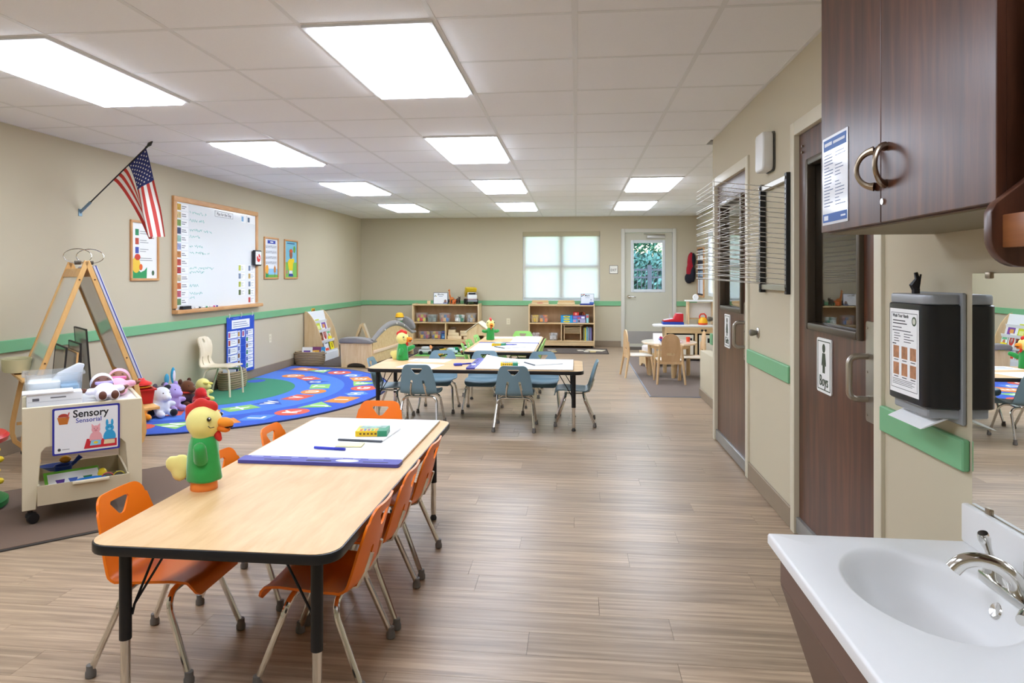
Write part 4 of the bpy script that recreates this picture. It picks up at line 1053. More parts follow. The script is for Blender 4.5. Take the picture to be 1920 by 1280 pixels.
def tile(letter, r, ang, kind, col, z, s=1.0):
    x, y = RA*r*math.cos(math.radians(ang)), RB*r*math.sin(math.radians(ang))
    g = obj('letter_tile', None, rug, (x, y, z)) if False else None
    P = {'rect': [(-.12, -.17), (.12, -.17), (.12, .17), (-.12, .17)], 'tri': [(-.14, -.18), (.14, 0), (-.14, .18)], 'circ': arc(0, 0, .15, 0, 350, 22, .17), 'dia': [(-.14, 0), (0, -.2), (.14, 0), (0, .2)], 'trib': [(-.14, -.18), (.14, 0), (-.14, .18)]}[kind]
    q = B().prism([(a*s, b*s) for a, b in P], 0, .0012).build('letter_tile', carpet(col), rug, loc=(x, y, z), rot=(0, 0, math.radians(ang*.85)), smooth=False)
    tx = text(letter, .2*s, M('f4f2ea', .9), q, (-.03*s if kind == 'tri' else 0, 0, .0014), (0, 0, PI/2-math.radians(ang*.85)), .0004, bold=.006)
for i, ch in enumerate('ABCDEFGHIJKLMNO'): k, c = CSH[i % 4]; tile(ch, .86, 79-158*i/14, k, c, .0105)
ISH = [('circ', 'f08a2a'), ('rect', 'e0553c'), ('tri', '1f4fb0'), ('rect', '8fcc6a')]
for i, ch in enumerate('QRSTUVWXYZ'): k, c = ISH[i % 4]; tile(ch, .595, 68-146*i/9, k, c, .0115, .92)
# ================================================================ brown rug under the sensory cart
BR = carpet('6b5443')
def flat_rug(label, cx_, cy_, rz, w, l, mat=BR, edge='3c3630'):
    t = thing('area_rug', label, 'rug', (cx_, cy_, 0), math.radians(rz))
    B().box(-w/2, w/2, -l/2, l/2, 0, .007).build('binding', M(edge, .9), t, bevel=.002, seg=1); B().box(-w/2+.018, w/2-.018, -l/2+.018, l/2-.018, .004, .0095).build('pile', mat, t, bevel=.001, seg=1)
    return t
flat_rug('brown rug with dark edge under the sensory cart', -3.02, 3.415, 45, 1.8, 1.1)
RZC = .0095
# ================================================================ sensory cart
CRM = M('e2d5b6', .45, noise=.02, name='cream_plastic'); CRM2 = M('d6c8a8', .5, name='cream_plastic_inner')
SC = thing('sensory_cart', 'cream plastic rolling sensory cart with lower bin drawer', 'cart', (-2.85, 3.25, RZC), math.radians(41))
CW, CD, CHt = .555, .44, .61
out = [(0, .075), (.062, .075), (.083, .37), (.105, .395), (.45, .395), (.472, .37), (.493, .075), (CW, .075), (CW, CHt), (0, CHt)]
for y in (.0, CD-.018):
    B().prism(out, y, y+.018, 'y').build('leg_panel', CRM, SC, bevel=.003, seg=1)
for x in (0.0, CW-.018): B().prism([(.018, .36), (.018, CHt), (CD-.018, CHt), (CD-.018, .36)], x, x+.018, 'x').build('side_panel', CRM, SC, bevel=.002, seg=1)
B().box(.018, CW-.018, .018, CD-.018, .555, .6).build('top_tray', M('eeeeee', .3), SC, bevel=.002, seg=1)
bn = B(); bx0, bx1, by0, by1, bz0, bz1 = .066, .489, -.03, CD+.02, .10, .205
bn.box(bx0, bx1, by0, by1, bz0, bz0+.01); bn.prism([(by0, bz0), (by0-.012, bz1), (by0-.004, bz1), (by0+.01, bz0)], bx0, bx1, 'x'); bn.box(bx0, bx1, by1-.01, by1, bz0, bz1)
bn.prism([(by0, bz0), (by1, bz0), (by1, bz1), (by0-.01, bz1)], bx0, bx0+.01, 'x').prism([(by0, bz0), (by1, bz0), (by1, bz1), (by0-.01, bz1)], bx1-.01, bx1, 'x')
dw_ = bn.build('bin_drawer', CRM2, SC); B().box(.22, .39, by0-.03, by0-.008, bz1-.012, bz1+.002).build('lip_pull', CRM, dw_, bevel=.003)
for x in (.035, CW-.035):
    for y in (.03, CD-.03):
        c = B().lathe([(.012, .045), (.012, .08)], (x, y, 0), 10).build('caster', BLACK, SC)
        B().lathe([(.008, -.018), (.026, -.016), (.0285, -.008), (.0285, .008), (.026, .016), (.008, .018)], (x+.012, y-.008, .0285), 18, RX(90) @ RY(20)).build('wheel', BLACK, c); B().lathe([(.008, 0), (.026, .002), (.024, .02), (.01, .026)], (x+.004, y, .034), 14).build('hood', M('202022', .5), c)
sc0 = Matrix.Translation((-2.85, 3.25, RZC)) @ RZ(41)
def on_cart(x, y, z): return tuple(sc0 @ V((x, y, z)))
SA = math.radians(41)
sg = thing('sensory_sign', 'Sensory sign with blue border on the cart front', 'sign', on_cart(.288, -.003, .345), SA); sg.scale = (.93, 1, .95)
B().prism(rrect(-.168, .168, 0, .262, .008), -.004, 0, 'y').build('blue_border', M('2c2f9a', .5), sg)
B().prism(rrect(-.158, .158, .01, .252, .006), -.0052, -.004, 'y').build('panel', M('f1f1f3', .4), sg)
text('Sensory', .058, M('222226', .6), sg, (.02, -.0053, .221), FACE_Y, .0005, bold=.0012, sx=.96); text('Sensorial', .036, M('2c3aa0', .6), sg, (.01, -.0053, .183), FACE_Y, .0005, bold=.0003)
shape('pail', [(-.135, .17), (-.095, .17), (-.085, .21), (-.145, .21)], -.0053, M('c9742a', .6), sg); shape('pail_sand', arc(-.115, .212, .026, 0, 180, 10, .018), -.0056, M('b03a2a', .6), sg); shape('spade', [(-.1, .2), (-.09, .235), (-.084, .235), (-.094, .2)], -.006, M('c0504a', .6), sg)
shape('red_table', [(-.015, .02), (.152, .02), (.152, .062), (.0, .075)], -.0053, M('d02a34', .6), sg)
for cx_, col, ear in ((.045, 'eda9ae', 0), (.115, '35a3d6', 1)):
    shape('animal_body', arc(cx_, .075, .032, -20, 200, 16, .04), -.0058, M(col, .6), sg); shape('animal_head', arc(cx_, .125, .022, 0, 350, 16, .022), -.0064, M(col, .6), sg)
    for s in (-1, 1):
        if ear: shape('animal_ear', arc(cx_+s*.013, .156, .007, 0, 350, 10, .02), -.0062, M(col, .6), sg)
        else: shape('animal_ear', [(cx_+s*.006, .142), (cx_+s*.021, .158), (cx_+s*.021, .136)], -.0062, M(col, .6), sg)
        shape('animal_eye', arc(cx_+s*.008, .13, .0022, 0, 330, 7), -.007, INK, sg)
    shape('snout', arc(cx_, .119, .008, 0, 350, 10, .006), -.007, M('d8868e' if not ear else '8accE8'.lower(), .6), sg)
shape('tray_inset', [(.015, .035), (.07, .035), (.072, .062), (.022, .065)], -.0058, M('8fd0e8', .6), sg); shape('sand_inset', [(.085, .035), (.142, .035), (.142, .058), (.088, .06)], -.0058, M('e8d3a8', .6), sg); shape('yellow_toy', arc(.045, .05, .012, 0, 350, 10, .007), -.0064, M('f0d030', .6), sg)
shape('seal', arc(-.135, .03, .008, 0, 350, 12), -.0053, M('3a3a3c', .6), sg); part_rect('fine_print', -.122, -.085, .0275, .031, -.0052, M('8a8a8c', .6), sg, .0004)
CT_ = .6
# ---- on the cart top
tb = thing('plastic_bin', 'clear plastic storage bin on the sensory cart top', 'bin', on_cart(.145, .275, CT_), SA)
CLEAR = M('e8f2f6', .12, trans=.75, alpha=.45, name='clear_plastic')
def tub(parent, w, l, h, mat, th=.004, taper=.93, rim=.012, nm='tub'):
    b = B(); 
    def rg(k, z): return [(x*k, y*k, z) for x, y in rrect(-w/2, w/2, -l/2, l/2, .02, 3)]
    b.rings([rg(taper*.0+.02, .0), rg(taper, 0), rg(1, h-.01), rg(1+2*rim/w, h-.01), rg(1+2*rim/w, h), rg(1-2*th/w, h), rg(taper-2*th/w, th), rg(.02, th)], True, True)
    return b.build(nm, mat, parent, ang=40)
tub(tb, .27, .24, .16, CLEAR)
B().prism(rrect(-.12, .03, -.1, .1, .03), .006, .11).build('white_liner', M('f4f4f4', .6), tb); B().box(.03, .12, -.09, .09, .006, .09).build('blue_liner', M('7fa6c4', .6), tb, bevel=.01)
B().prism([(-.02, .1), (.12, .1), (.15, .19), (.12, .2), (.02, .15)], -.02, .02, 'y').build('bag', M('d9dde2', .3), tb, bevel=.006)
bx_ = thing('cardboard_box', 'flat white carton with printed label on sensory cart', 'box', on_cart(.145, .095, CT_), SA)
B().box(-.125, .125, -.06, .06, 0, .07).build('box_body', M('eceef2', .5), bx_, bevel=.002); part_rect('barcode', -.1, -.07, .035, .05, -.06, M('6a6a72', .6), bx_); part_rect('label_line', -.02, .05, .045, .052, -.06, M('7a7a80', .6), bx_); part_rect('fold_line', -.12, .12, .03, .032, -.06, M('b8bcc6', .6), bx_); B().box(-.145, .085, -.07, .05, .071, .08).build('lid_flap', M('f6f6f8', .5), bx_, bevel=.002)
def doll(label, x, y, suit, trim_, skin, rz):
    t = thing('baby_doll', label, 'doll', on_cart(x, y, CT_), SA+math.radians(rz))
    S, K = M(suit, .85, sheen=.3, noise=.06, nscale=40, bump=.2, bscale=300), M(skin, .55)
    blob('suit', [((0, 0, .048), (.058, .068, .048)), ((-.03, -.07, .036), (.03, .045, .032)), ((.03, -.07, .036), (.03, .045, .032)), ((-.068, .015, .05), (.036, .02, .02), RZ(20), 12), ((.068, .02, .058), (.036, .02, .02), RZ(-25), 12)], S, t, .006)
    for s in (-1, 1):
        B().ell((s*.03, -.112, .042), (.02, .014, .024)).build('foot', K, t)
        h = blob('hand', [((s*.1, .02+.008*s, .058), (.016, .014, .013)), ((s*.112, .028, .066), (.008, .006, .006)), ((s*.115, .016, .064), (.008, .005, .005)), ((s*.1, .006, .066), (.006, .008, .006))], K, t, .003, 2)
    hd = blob('head', [((0, .1, .068), (.056, .05, .058)), ((0, .085, .06), (.046, .04, .04)), ((0, .062, .092), (.012, .01, .01)), ((-.052, .1, .066), (.008, .01, .014)), ((.052, .1, .066), (.008, .01, .014))], K, t, .006, 2)
    for s in (-1, 1): B().ell((s*.02, .072, .107), (.008, .004, .003), RX(-40)).build('closed_eye', M('2a1812', .6), hd)
    B().ell((0, .05, .078), (.012, .004, .004)).build('mouth', M('8a3a34', .5), hd)
    B().ell((0, .122, .08), (.06, .042, .058)).build('bonnet', S, hd); B().prism(rrect(-.045, .045, .03, .06, .01), .082, .098).build('bib', M(trim_, .8), t, bevel=.004)
doll('baby doll in white suit lying on the sensory cart', .385, .11, 'ece8f4', 'b9a8dc', '6a4030', 4)
doll('baby doll in pink suit lying behind the white suited doll', .46, .285, 'f0b0c4', 'ee7fae', '8a5a40', -10)
# ---- inside the cart bin
bk = thing('picture_booklet', 'green edged booklet showing cups in the cart bin', 'booklet', on_cart(.23, .10, .175), rot=(math.radians(32), 0, SA+.1))
B().box(-.13, .13, -.08, .08, 0, .008).build('green_cover', M('6fb93a', .5), bk, bevel=.001, seg=1); B().box(-.115, .125, -.07, .06, .008, .0095).build('page', M('f2f3f0', .5), bk, smooth=False)
for x, c in ((-.06, '5a3a8a'), (.0, '4a6ac0'), (.07, '3f8a52')): B().prism([(x-.022, .012), (x+.022, .012), (x+.015, -.02), (x-.015, -.02)], .0095, .0105).build('cup_picture', M(c, .6), bk, smooth=False)
def simple(name, label, cat, b, mat, loc, rz=0, bevel=0, group=None):
    o = b.build(name, mat, loc=loc, rot=(0, 0, rz), bevel=bevel); return tag(o, label, cat, group)
simple('toy_scoop', 'dark blue toy scoop standing in the cart bin', 'toy', B().lathe([(.03, 0), (.042, .02), (.045, .06), (.04, .06), (.035, .02), (.002, .012)], (0, 0, 0), 18).tube([(.035, 0, .05), (.06, 0, .075), (.085, .0, .1)], [.009, .01, .014], 8), M('1d3f9c', .35), on_cart(.19, .26, .11+.06), SA)
simple('toy_boat', 'flat blue toy bowl at the back of the cart bin', 'toy', B().lathe([(.04, 0), (.085, .03), (.08, .03), (.03, .008)], (0, 0, 0), 20, None, 1.1, .7), M('1f4fb0', .35), on_cart(.17, .33, .19), SA)
simple('toy_egg', 'yellow plastic egg in the cart bin', 'toy', B().ell((0, 0, .03), (.024, .024, .03)), M('f0cf22', .25), on_cart(.37, .11, .16), SA)
for i, (x, c, nm) in enumerate(((.39, 'c04a4a', 'red'), (.445, 'd8c83a', 'yellow'))):
    r_ = thing('toy_ring', 'clear drum ring with %s rim in the cart bin' % nm, 'toy', on_cart(x, .055, .145), SA)
    B().lathe([(.03, -.012), (.03, .012), (.027, .012), (.027, -.012)], (0, 0, .03), 20, RX(80)).build('band', M('d8dde0', .2, trans=.5), r_); B().tube([(.03*math.cos(a), -.012*math.cos(.17)+.0, .03+.03*math.sin(a)) for a in [2*PI*k/20 for k in range(20)]], .003, 6, True).build('rim', M(c, .4), r_)
simple('toy_dish', 'light blue toy dish at the front of cart bin', 'toy', B().lathe([(.02, 0), (.055, .022), (.05, .022), (.015, .006)], (0, 0, 0), 18, None, 1.3, .7), M('2a7fd0', .35), on_cart(.31, .03, .17), SA)
simple('toy_cup', 'red toy cups lying in the cart bin corner', 'toy', B().lathe([(.022, 0), (.034, .04), (.03, .04), (.018, .005)], (0, 0, 0), 16), M('c02626', .35), on_cart(.13, .05, .115), SA)
simple('toy_ball', 'orange toy scoop beside the blue bowl in bin', 'toy', B().ell((0, 0, .02), (.03, .02, .02)), M('e8a21e', .35), on_cart(.205, .375, .215), SA)
# ---- ball tower toy at the picture edge
tw = thing('activity_tower', 'red yellow and green plastic activity tower beside the cart', 'toy', (-3.40, 3.43, RZC))
B().lathe([(.21, 0), (.235, .012), (.235, .04), (.2, .06), (.06, .065)], (0, 0, 0), 32).build('green_base', M('1f7a3e', .35), tw); B().lathe([(.2, .36), (.232, .37), (.24, .395), (.225, .41), (.19, .405), (.185, .37)], (0, 0, 0), 32).build('red_top_ring', M('cf2a26', .3), tw)
for a in range(5):
    an = a*72+10; x, y = .2*math.cos(math.radians(an)), .2*math.sin(math.radians(an))
    ps = B().tube([(x, y, .05), (x, y, .37)], .022, 12).build('yellow_post', M('efcb1e', .35), tw); 
    for z in (.16, .28): B().ell((x*1.12, y*1.12, z), (.024, .024, .018)).build('knob', M('f2d430', .35), ps)
B().lathe([(.14, .06), (.15, .2), (.14, .21)], (0, 0, 0), 24).build('red_drum', M('b8241f', .35), tw); B().lathe([(.13, .21), (.14, .34), (.12, .35)], (0, 0, 0), 24).build('blue_drum', M('27438c', .35), tw)
# ================================================================ easel
EW = WOOD('d6a05c', 'e9bd7c', .4, stretch=(6, 6, 1.2), name='easel_wood')
ea = thing('easel', 'double sided wooden A frame easel with glossy boards', 'easel', (-3.375, 4.41, 0), math.radians(48))
EWd = .58
ES = .3
prof_e = [(0, 1.41), (ES, .57), (.34, .36), (.36, .24), (.362, .17), (.345, .11), (.31, .075), (.27, .065)]
GLB = M('dcdcd6', .06, coat=.5, name='easel_board_gloss')
for s in (-1, 1):
    for y in (0, EWd):
        rs = []
        for i, (x, z) in enumerate(prof_e):
            a = prof_e[max(0, i-1)]; c = prof_e[min(len(prof_e)-1, i+1)]; tx, tz = c[0]-a[0], c[1]-a[1]; L = math.hypot(tx, tz); nx_, nz_ = -tz/L*.016, tx/L*.016
            rs.append([(s*(x+nx_), y-.011, z+nz_), (s*(x-nx_), y-.011, z-nz_), (s*(x-nx_), y+.011, z-nz_), (s*(x+nx_), y+.011, z+nz_)])
        p = B().rings(rs).build('leg_post', EW, ea, bevel=.002, seg=1, ang=30)
        for z in (1.28, .72, .55): 
            x = ES*(1.41-z)/.84; B().cyl((s*x, y-.014, z), (s*x, y-.009, z), .006, n=8).build('screw', M('6a4a2a', .4), p)
        B().lathe([(.006, -.01), (.022, -.009), (.022, .009), (.006, .01)], (s*.29, y, .0225), 14, RX(90)).build('caster', BLACK, p)
    x1, x2, z1, z2 = ES*(1.41-1.3)/.84, ES*(1.41-.6)/.84, 1.3, .6
    B().prism([(s*(x1-.006), z1), (s*(x1+.006), z1), (s*(x2+.006), z2), (s*(x2-.006), z2)], .012, EWd-.012, 'y').build('glossy_board', GLB, ea)
    B().prism([(s*(x1-.016), z1+.0), (s*(x1+.014), z1+.0), (s*(x1-.01), z1+.06), (s*(x1-.03), z1+.06)], .012, EWd-.012, 'y').build('top_rail', EW, ea, bevel=.002, seg=1)
    zt = .34 if s > 0 else .62; xt = ES*(1.41-zt)/.84 if s < 0 else .325
    B().box(min(s*(xt-.02), s*(xt+(.15 if s > 0 else .09))), max(s*(xt-.02), s*(xt+(.15 if s > 0 else .09))), .012, EWd-.012, zt-.02, zt).build('paint_tray', EW, ea, bevel=.004)
for y in (.05, EWd-.05): B().box(-.34, .34, y-.012, y+.012, .235, .255).build('spreader', EW, ea)
B().box(-.2, .2, .05, EWd-.05, .255, .27).build('storage_shelf', EW, ea)
eam = Matrix.Translation((-3.375, 4.41, 0)) @ RZ(48)
def on_easel(x, y, z): return tuple(eam @ V((x, y, z)))
ER = math.radians(48)
# rings and clips at the top
for k, (dx, tl) in enumerate(((-.05, -14), (.035, 16))):
    r = thing('binder_ring', ('large chrome binder ring leaning outward on the easel top', 'large chrome binder ring leaning inward on the easel top')[k], 'ring', on_easel(dx, .03+.05*k, 1.385), ER)
    B().tube([(.085*math.cos(a), .02*math.sin(a*2)*.3, .06+.05*math.sin(a)) for a in [2*PI*q/28 for q in range(28)]], .003, 6, True).build('ring', CHROME, r)
    B().box(-.02, .02, -.012, .012, .0, .028).build('clip', M('6a6258', .3, .8), r, bevel=.004)
# chart pad hanging on the outer side
pdz = thing('hanging_chart_pad', 'blue edged chart pad draped down the easel outer side', 'paper pad', on_easel(0, 0, 0), ER)
def sl(o, z): return ES*(1.41-z)/.84+o
for nm, o0, o1, c in (('pages', .028, .042, 'c9cbe0'), ('blue_cover', .0425, .049, '2c3f9c'), ('back_sheet', .0495, .054, 'dfe1ee')):
    B().prism([(sl(o0, 1.37), 1.37), (sl(o1, 1.38), 1.38), (sl(o1, 1.0), 1.0), (sl(o1+.002, .56), .56), (sl(o0+.001, .56), .56), (sl(o0, 1.0), 1.0)], .02, EWd-.03, 'y').build(nm, M(c, .5), pdz)
# boards stored between the legs
random.seed(2)
for k, (x, tl, h, c) in enumerate(((-.15, 5, .54, 'a59f86'), (-.08, 5, .5, '7a5a42'), (-.02, 0, .56, 'c9c6bb'), (.06, -4, .66, 'c9c6bc'))):
    lb = ['olive tilted art board standing lowest inside the easel', 'brown art board standing inside the easel', 'pale upright art board standing inside the easel', 'tallest pale art board with dark edge inside the easel'][k]
    t = thing('art_board', lb, 'board', on_easel(x, .3, .271), rot=(0, math.radians(tl), ER), group='boards stored in the easel')
    B().box(-.004, .004, -.2, .2, .004, h-.004).build('panel', M(c, .1, coat=.4), t, smooth=False)
    f = B(); f.box(-.006, .006, -.206, -.2, 0, h).box(-.006, .006, .2, .206, 0, h).box(-.007, .007, -.2, .2, h-.008, h).box(-.007, .007, -.2, .2, 0, .008); f.build('edge_trim', M('2a2622', .5) if k != 1 else EW, t, smooth=False)
# paint cup tray on the wall side and the red tub on the other side
bw = thing('cream_tray', 'cream rounded tray hanging on the easel wall side', 'tray', on_easel(-.35, .45, .622), ER)
o = B().lathe([(.05, 0), (.1, .01), (.115, .1), (.108, .1), (.09, .016), (.002, .012)], (0, 0, 0), 24, None, .8, 1.3).build('tray', M('cfc79e', .4), bw); 
for y in (-.05, .06): B().box(-.08, .08, y, y+.006, .012, .09).build('divider', M('c2b98e', .4), bw)
rt = thing('red_tub', 'red plastic tub on the easel tray', 'tub', on_easel(.41, .26, .342), ER)
tub(rt, .15, .19, .11, M('c21f22', .35), .004, .85, .012)
B().lathe([(.0, .0), (.06, .0), (.065, .012), (.0, .016)], (0, 0, .108), 24).build('red_liner', M('a81a1c', .4), rt)
rs_ = thing('stacked_rings', 'red and yellow stacked plastic saucers on the red tub', 'toy', on_easel(.41, .26, .4525), ER)
B().lathe([(.03, 0), (.066, .008), (.066, .016), (.02, .018)], (0, 0, 0), 24).build('yellow_saucer', M('f09a1c', .35), rs_); B().lathe([(.03, .018), (.074, .026), (.07, .04), (.03, .058), (.02, .075), (.004, .08)], (0, 0, 0), 24).build('red_lid', M('e0302a', .3), rs_)
# ================================================================ plush animals on the rug
def plush(name, label, loc, rz, body, col, extras=(), s=1.0):
    t = thing(name, label, 'plush toy', loc, math.radians(rz), 'plush animals piled on the rug')
    bd = blob('body', body, M(col, .9, sheen=.5, noise=.06, nscale=30, bump=.25, bscale=300), t, .009*s)
    for nm, sh, c in extras: blob(nm, sh, M(c, .9, sheen=.4, noise=.05, nscale=30), t, .006)
    return t
def critter(r=.075): # sitting plush facing +x: belly, head, muzzle, paws
    return [((0, 0, r*.95), (r, r*.95, r)), ((r*.35, 0, r*2.1), (r*.85, r*.8, r*.78)), ((r*1.1, 0, r*1.9), (r*.45, r*.42, r*.36)), ((r*1.0, r*.6, r*.35), (r*.55, r*.32, r*.32)), ((r*1.0, -r*.6, r*.35), (r*.55, r*.32, r*.32)), ((r*.55, r*.95, r*1.15), (r*.55, r*.28, r*.28)), ((r*.55, -r*.95, r*1.15), (r*.55, r*.28, r*.28))]
Z0 = .0145
def ears(r, c, big=1.0): return ('ear', [((r*.05, r*.62, r*2.75), (r*.2, r*.28*big, r*.34*big))], c), ('ear', [((r*.05, -r*.62, r*2.75), (r*.2, r*.28*big, r*.34*big))], c)
def eyes(r): return ('eye', [((r*1.02, r*.35, r*2.35), r*.09)], '141414'), ('eye', [((r*1.02, -r*.35, r*2.35), r*.09)], '141414')
plush('plush_tiger', 'orange plush animal slumped nearest the easel', (-3.9, 5.72, Z0), -35, critter(0.095), 'f29a1e', ears(0.095, 'd97e14')+eyes(0.095))
plush('plush_cow', 'white plush cow with black patches on the rug', (-3.82, 5.93, Z0), -20, critter(0.095), 'e9eaee', (('black_ear', [((.0, .085, .255), (.016, .04, .026))], '17171b'), ('black_ear', [((.0, -.09, .255), (.016, .04, .026))], '17171b'), ('black_patch', [((-.02, -.062, .07), (.06, .045, .06))], '17171b'), ('paw', [((.12, .06, .036), (.038, .034, .034))], '1c1c20'))+eyes(0.095))
plush('plush_hippo', 'lilac plush animal behind the plush cow', (-3.86, 6.17, Z0), -15, critter(0.092), 'b9a6de', ears(0.092, 'a890d0')+eyes(0.092))
plush('plush_pig', 'pink plush animal tucked against the wall', (-4.03, 6.02, Z0), -10, critter(0.08), 'f0b4c8', ears(0.08, 'e690ae')+eyes(0.08))
plush('plush_bear', 'brown plush bear with red shirt in the pile', (-3.87, 6.42, Z0), -15, critter(0.09), '6a3f22', (('shirt', [((0.0, 0, .08), (.102, .099, .07))], '3a2630'), ('collar', [((.03, 0, .145), (.07, .075, .022))], 'd0442c'))+ears(0.09, '55301a')+eyes(0.09))
plush('plush_donkey', 'grey brown plush animal at the back of the pile', (-4.035, 6.26, Z0), -15, critter(0.08), '6e5f62', ears(0.08, '544a50', 1.3)+eyes(0.08))
plush('plush_rooster', 'red and yellow plush bird at the front of pile', (-3.68, 6.36, Z0), -25, critter(0.07), 'cf2320', (('wing', [((-.02, .075, .08), (.05, .02, .045))], 'b81a1a'),)+eyes(0.07))
plush('plush_chick', 'pale yellow plush chick at the end of the pile', (-3.84, 6.66, Z0), -10, critter(0.085), 'f2e68a', (('tuft', [((.09, .02, .19), (.05, .025, .016)), ((.08, -.03, .2), (.05, .02, .014))], 'eede6e'),)+eyes(0.085))
plush('plush_rabbit', 'lilac plush rabbit with upright blue ear by the wall', (-4.05, 6.48, Z0), -10, critter(0.07), 'c6b8dc', (('ear', [((0, .03, .29), (.018, .03, .085))], '35a0c8'), ('inner_ear', [((.012, .03, .285), (.01, .02, .062))], 'f2e4ee'), ('ear', [((0, -.055, .265), (.018, .03, .055))], '4aa6c8'))+eyes(0.07))
# ================================================================ bentwood chair
bcw = thing('bentwood_chair', 'pale bent plywood chair standing beside the blue pocket chart', 'chair', (-3.865, 7.1, .0128), math.radians(-88))
PLY = WOOD('e3d2b2', 'f0e3c8', .4, stretch=(4, 4, 1.5), name='pale_ply')
pp = [(.19, .318), (.12, .322), (.0, .315), (-.1, .31), (-.14, .315), (-.165, .34), (-.178, .39), (-.17, .45), (-.172, .52), (-.19, .58), (-.215, .63)]
pl = [0]
for a, c in zip(pp, pp[1:]): pl.append(pl[-1]+math.dist(a, c))
def ply_pt(u, v):
    v = max(0, min(pl[-1], v))
    for i in range(len(pp)-1):
        if v <= pl[i+1]+1e-9:
            k = (v-pl[i])/(pl[i+1]-pl[i]); y = pp[i][0]+(pp[i+1][0]-pp[i][0])*k; z = pp[i][1]+(pp[i+1][1]-pp[i][1])*k
            bk = max(0, min(1, (v-.34)/.1)); return (u, y+.03*(u/.16)**2*bk*.6, z)
LP = pl[-1]
ol = [(-.16, .02), (-.14, 0), (.14, 0), (.16, .02), (.165, .2), (.15, .33), (.12, .42), (.13, .52), (.135, LP-.06), (.11, LP-.015), (.06, LP), (-.06, LP), (-.11, LP-.015), (-.135, LP-.06), (-.13, .52), (-.12, .42), (-.15, .33), (-.165, .2)]
def ovs(c0, c1, r): return arc(c0[0], c0[1], r, 180, 360, 5)+arc(c1[0], c1[1], r, 0, 180, 5)
B().sheet(ol, [ovs((.0, LP-.05), (.0, LP-.045), .022), ovs((-.065, .36), (-.06, .44), .011), ovs((.065, .36), (.06, .44), .011)], .025, ply_pt, .012).build('seat_and_back', PLY, bcw, ang=45)
for s in (-1, 1):
    B().tube([(s*.155, .185, .0), (s*.15, .175, .2), (s*.145, .165, .28), (s*.135, .14, .305), (s*.12, .08, .307)], .011, 8).build('front_leg', PLY, bcw); B().tube([(s*.15, -.17, .0), (s*.145, -.13, .16), (s*.14, -.09, .27), (s*.13, -.05, .3), (s*.12, .02, .305)], .011, 8).build('rear_leg', PLY, bcw)
# ================================================================ rope baskets
ROPE = M('a08c6e', .9, noise=.15, nscale=60, bump=.5, bscale=300, name='rope')
def basket(label, loc, rx, ry, h, n, rz=0):
    t = thing('rope_basket', label, 'basket', loc, math.radians(rz)); ph = h/n
    for k in range(n):
        f = .9+.1*math.sin(PI*(k+.7)/(n+1)); z = ph*(k+.5)
        B().tube([(rx*f*math.cos(a), ry*f*math.sin(a), z) for a in [2*PI*q/30 for q in range(30)]], ph*.56, 7, True).build('coil', ROPE, t)
    B().lathe([(.0, .004), (.88, .004), (.88, .012), (.0, .012)], (0, 0, 0), 30, None, rx, ry).build('bottom', ROPE, t)
    for s in (-1, 1): B().tube([(s*rx*.95, -.05, h*.8), (s*(rx+.02), -.03, h*.86), (s*(rx+.02), .03, h*.86), (s*rx*.95, .05, h*.8)], .009, 7).build('handle', ROPE, t)
    return t
def book(label, loc, rot, w, h, th, col, accents=(), group=None):
    t = thing('book', label, 'book', loc, rot=rot, group=group)
    B().box(-w/2+.002, w/2-.002, .0015, th-.0015, .002, h-.002).build('pages', PAPER, t, smooth=False); c = M(col, .4)
    B().box(-w/2, w/2, 0, .0015, 0, h).box(-w/2, w/2, th-.0015, th, 0, h).box(-w/2, -w/2+.002, .0015, th-.0015, 0, h).build('cover', c, t, smooth=False)
    for nm, poly, cc in accents: B().prism(poly, -.0008, 0, 'y').build(nm, M(cc, .5), t, smooth=False)
    return t
basket('coiled rope basket under the bent plywood chair', (-3.965, 7.56, .0127), .115, .24, .2, 8, 0)
for k, (dy, c, nm) in enumerate(((-.1, 'dfe6ee', 'white'), (-.03, '2a3a6a', 'navy'), (.04, '6a9a4a', 'green'), (.1, '8a8a92', 'grey'))):
    book('%s spined book standing in the basket under plywood chair' % nm, (-3.965, 7.56+dy, .036), (math.radians(-6), 0, 0), .15, .2, .016, c, group='books in the rope basket under the chair')
basket('wide coiled rope basket beside the book display', (-3.9, 9.72, .0105), .22, .14, .19, 8)
for k, (x, tl, c, nm) in enumerate(((-.06, 50, 'e8e4e0', 'white'), (.0, 55, 'c0392b', 'red'), (.06, 48, '7a3a6a', 'plum'), (.11, 52, '2a8ac0', 'blue'))):
    book('%s book slanting out of the wide rope basket' % nm, (-3.88+x, 9.70-.02+.022*k, .08), (math.radians(-tl+30), 0, .1), .15, .19, .014, c, (('cover_art', [(-.05, .06), (.05, .06), (.05, .14), (-.05, .14)], ['6a4a9a', 'f0d8a0', 'e0a83a', '8ad0e0'][k]),), group='books in the wide rope basket')
flat_rug('dark brown rug under the book display and reading couch', -3.395, 10.9, 0, 1.45, 2.68, carpet('4e4038'), '2c2622')
RZ2 = .0095
